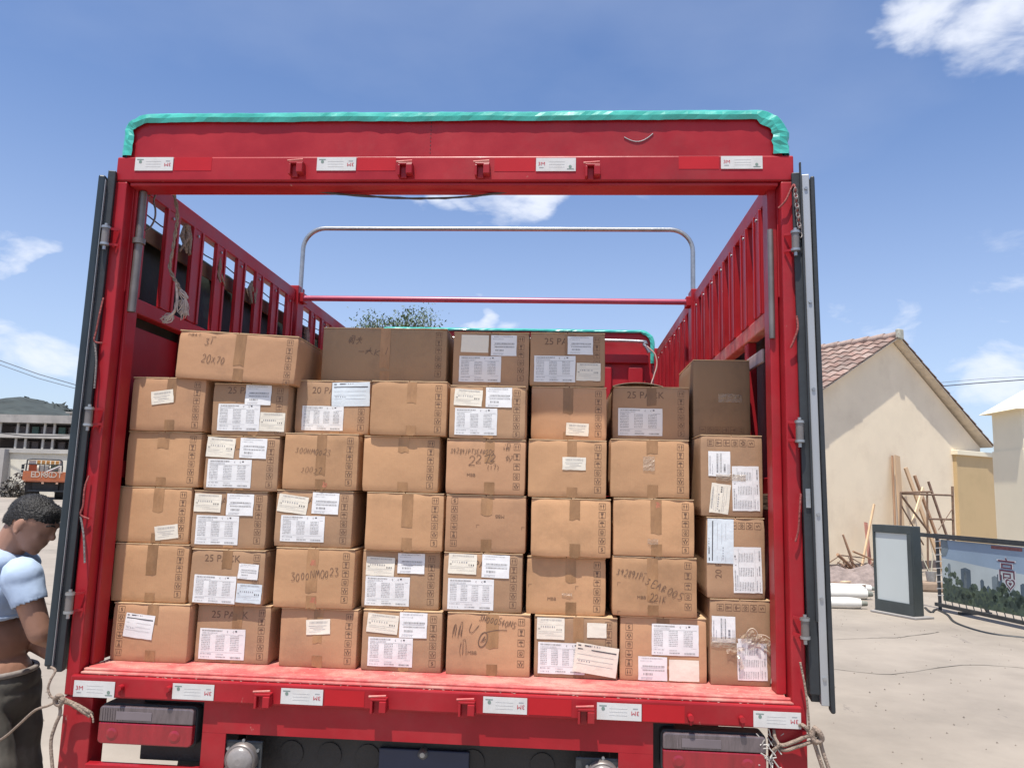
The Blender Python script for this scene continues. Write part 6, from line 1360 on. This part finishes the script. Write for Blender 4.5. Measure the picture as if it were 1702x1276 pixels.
for i in range(3800):
    k = rr.randrange(len(vl)); p = vl[k]-nl[k]*.001; n_ = (nl[k]+Vector((rr.gauss(0, .35), rr.gauss(0, .35), rr.gauss(0, .35)))*.6-upv*.4-fwd_*.2).normalized(); l_ = rr.uniform(.003, .007); s_ = n_.orthogonal().normalized()*.0007
    hs2.add([p-s_, p+s_, p+n_*l_], [(0, 1, 2)])
hs2.build('hair_strands', HAIR, hair)
# eyes and brows
for s in (-1, 1):
    q = MB(); e0 = hpnt(.083, s*.030, -.012)
    bmx = solid([('e', hpnt(.072, s*.031, -.014), (.0105, .0105, .0105))], .003, 'eye', mat('eye_white', (.55, .5, .46), .3) if 'eye_white' not in bpy.data.materials else bpy.data.materials['eye_white'], man, 1)
    q.tube(smooth_path([hpnt(.094, s*.012, .012), hpnt(.092, s*.03, .018), hpnt(.080, s*.050, .012)], 3), .0032, 5); q.build('eyebrow', HAIR, man, -Vector(man.location))
# shirt
sh_ = [('e', ch+Vector((0, 0, .0)), (.128, .190, .150), (0, -.1, 0)), ('e', ch+Vector((.0, 0, -.055)), (.124, .178, .095)), ('e', ch+Vector((.015, 0, .105)), (.098, .19, .072)), ('c', sN+Vector((-.01, .01, .0)), sN.lerp(eN, .42), .069, .060), ('e', sN, (.064, .060, .062)), ('e', sF, (.064, .060, .062)), ('c', sF, sF.lerp(eF, .42), .066, .062), ('c', nb, nb+Vector((-.01, 0, -.05)), .066, .09)]
shirt = solid(sh_, .006, 'shirt', SHIRT, man, 4)
me = shirt.data; bm = bmesh.new(); bm.from_mesh(me); hem = m3(20, 1022).z; kill = []
nkc = nb+Vector((.012, 0, .035))
for v in bm.verts:
    dN = (v.co-sN).dot((eN-sN).normalized()); L2 = (eN-sN).length
    torso = abs(v.co.y-MY) < .15
    v.co += Vector((noise.noise(v.co*13), noise.noise(v.co*13+Vector((5, 0, 0))), 0))*.006 + Vector((0, 0, 1))*.002*noise.noise(v.co*40)
    if v.co.z < hem+.008*math.sin(v.co.x*20) and abs(v.co.y-MY) < .20 and (v.co-eN).length > .1: kill.append(v)
    else:
        tq = v.co-ch; on_t = (tq.x/.128)**2+(tq.y/.190)**2+(tq.z/.155)**2 < 1.12 or (tq.x/.126)**2+(tq.y/.180)**2+((tq.z+.055)/.10)**2 < 1.15
        if not on_t and dN > L2*.47 and v.co.y < MY-.05: kill.append(v)
        elif not on_t and v.co.y > MY+.06 and (v.co-sF).dot((eF-sF).normalized()) > L2*.47: kill.append(v)
        elif (v.co-nkc).length < .074: kill.append(v)
bmesh.ops.delete(bm, geom=kill, context='VERTS'); bm.to_mesh(me); bm.free()
sm = shirt.modifiers.new('thick', 'SOLIDIFY'); sm.thickness = .004; sm.offset = 0
# rolled hem
q = MB(); q.tube([ch.copy().xyz*0+Vector((ch.x-.002+.122*math.cos(t*.2094), ch.y+.176*math.sin(t*.2094), hem+.004*math.sin(t*1.3)+.004)) for t in range(31)], [.009+.003*noise.noise(Vector((t*.8, 0, 0))) for t in range(31)], 8); q.build('rolled_hem', SHIRT, man, -Vector(man.location))
tr_ = [('e', pv+Vector((0, 0, -.01)), (.132, .172, .085)), ('e', pv+Vector((0, 0, -.08)), (.135, .175, .10))]
for s in (-1, 1):
    hp_ = pv+Vector((.0, s*.085, -.05)); kn = Vector((m3(52 if s < 0 else 30, 1276).x-.07, MY+s*.10, .52)); an = Vector((kn.x-.06, kn.y, .10))
    tr_ += [('c', hp_, kn, .100, .084), ('c', kn, an, .082, .070)]
tro = solid(tr_, .008, 'trousers', TROU, man, 3)
for v in tro.data.vertices: v.co += Vector((noise.noise(v.co*11), noise.noise(v.co*11+Vector((3, 0, 0))), 0))*.014
me = tro.data; bm = bmesh.new(); bm.from_mesh(me); zt4 = m3(30, 1112).z; bmesh.ops.delete(bm, geom=[v for v in bm.verts if v.co.z > zt4+.006*math.sin(v.co.y*30)], context='VERTS'); bm.to_mesh(me); bm.free()
sm = tro.modifiers.new('thick', 'SOLIDIFY'); sm.thickness = .005
q = MB(); q.tube([Vector((pv.x+.118*math.cos(t*.2094), pv.y+.158*math.sin(t*.2094), zt4-.005)) for t in range(31)], .011, 8); q.build('waistband', mat('pale_belt_cord', (.24, .21, .19), .8, var=.4, vscale=30), man, -Vector(man.location))
for s in (-1, 1):
    an = Vector((m3(52 if s < 0 else 30, 1276).x-.13, MY+s*.10, .09)); solid([('e', an+Vector((.06, 0, -.052)), (.135, .050, .040)), ('e', an+Vector((-.02, 0, -.03)), (.06, .046, .05))], .006, 'shoe', RUBBER, man, 2)
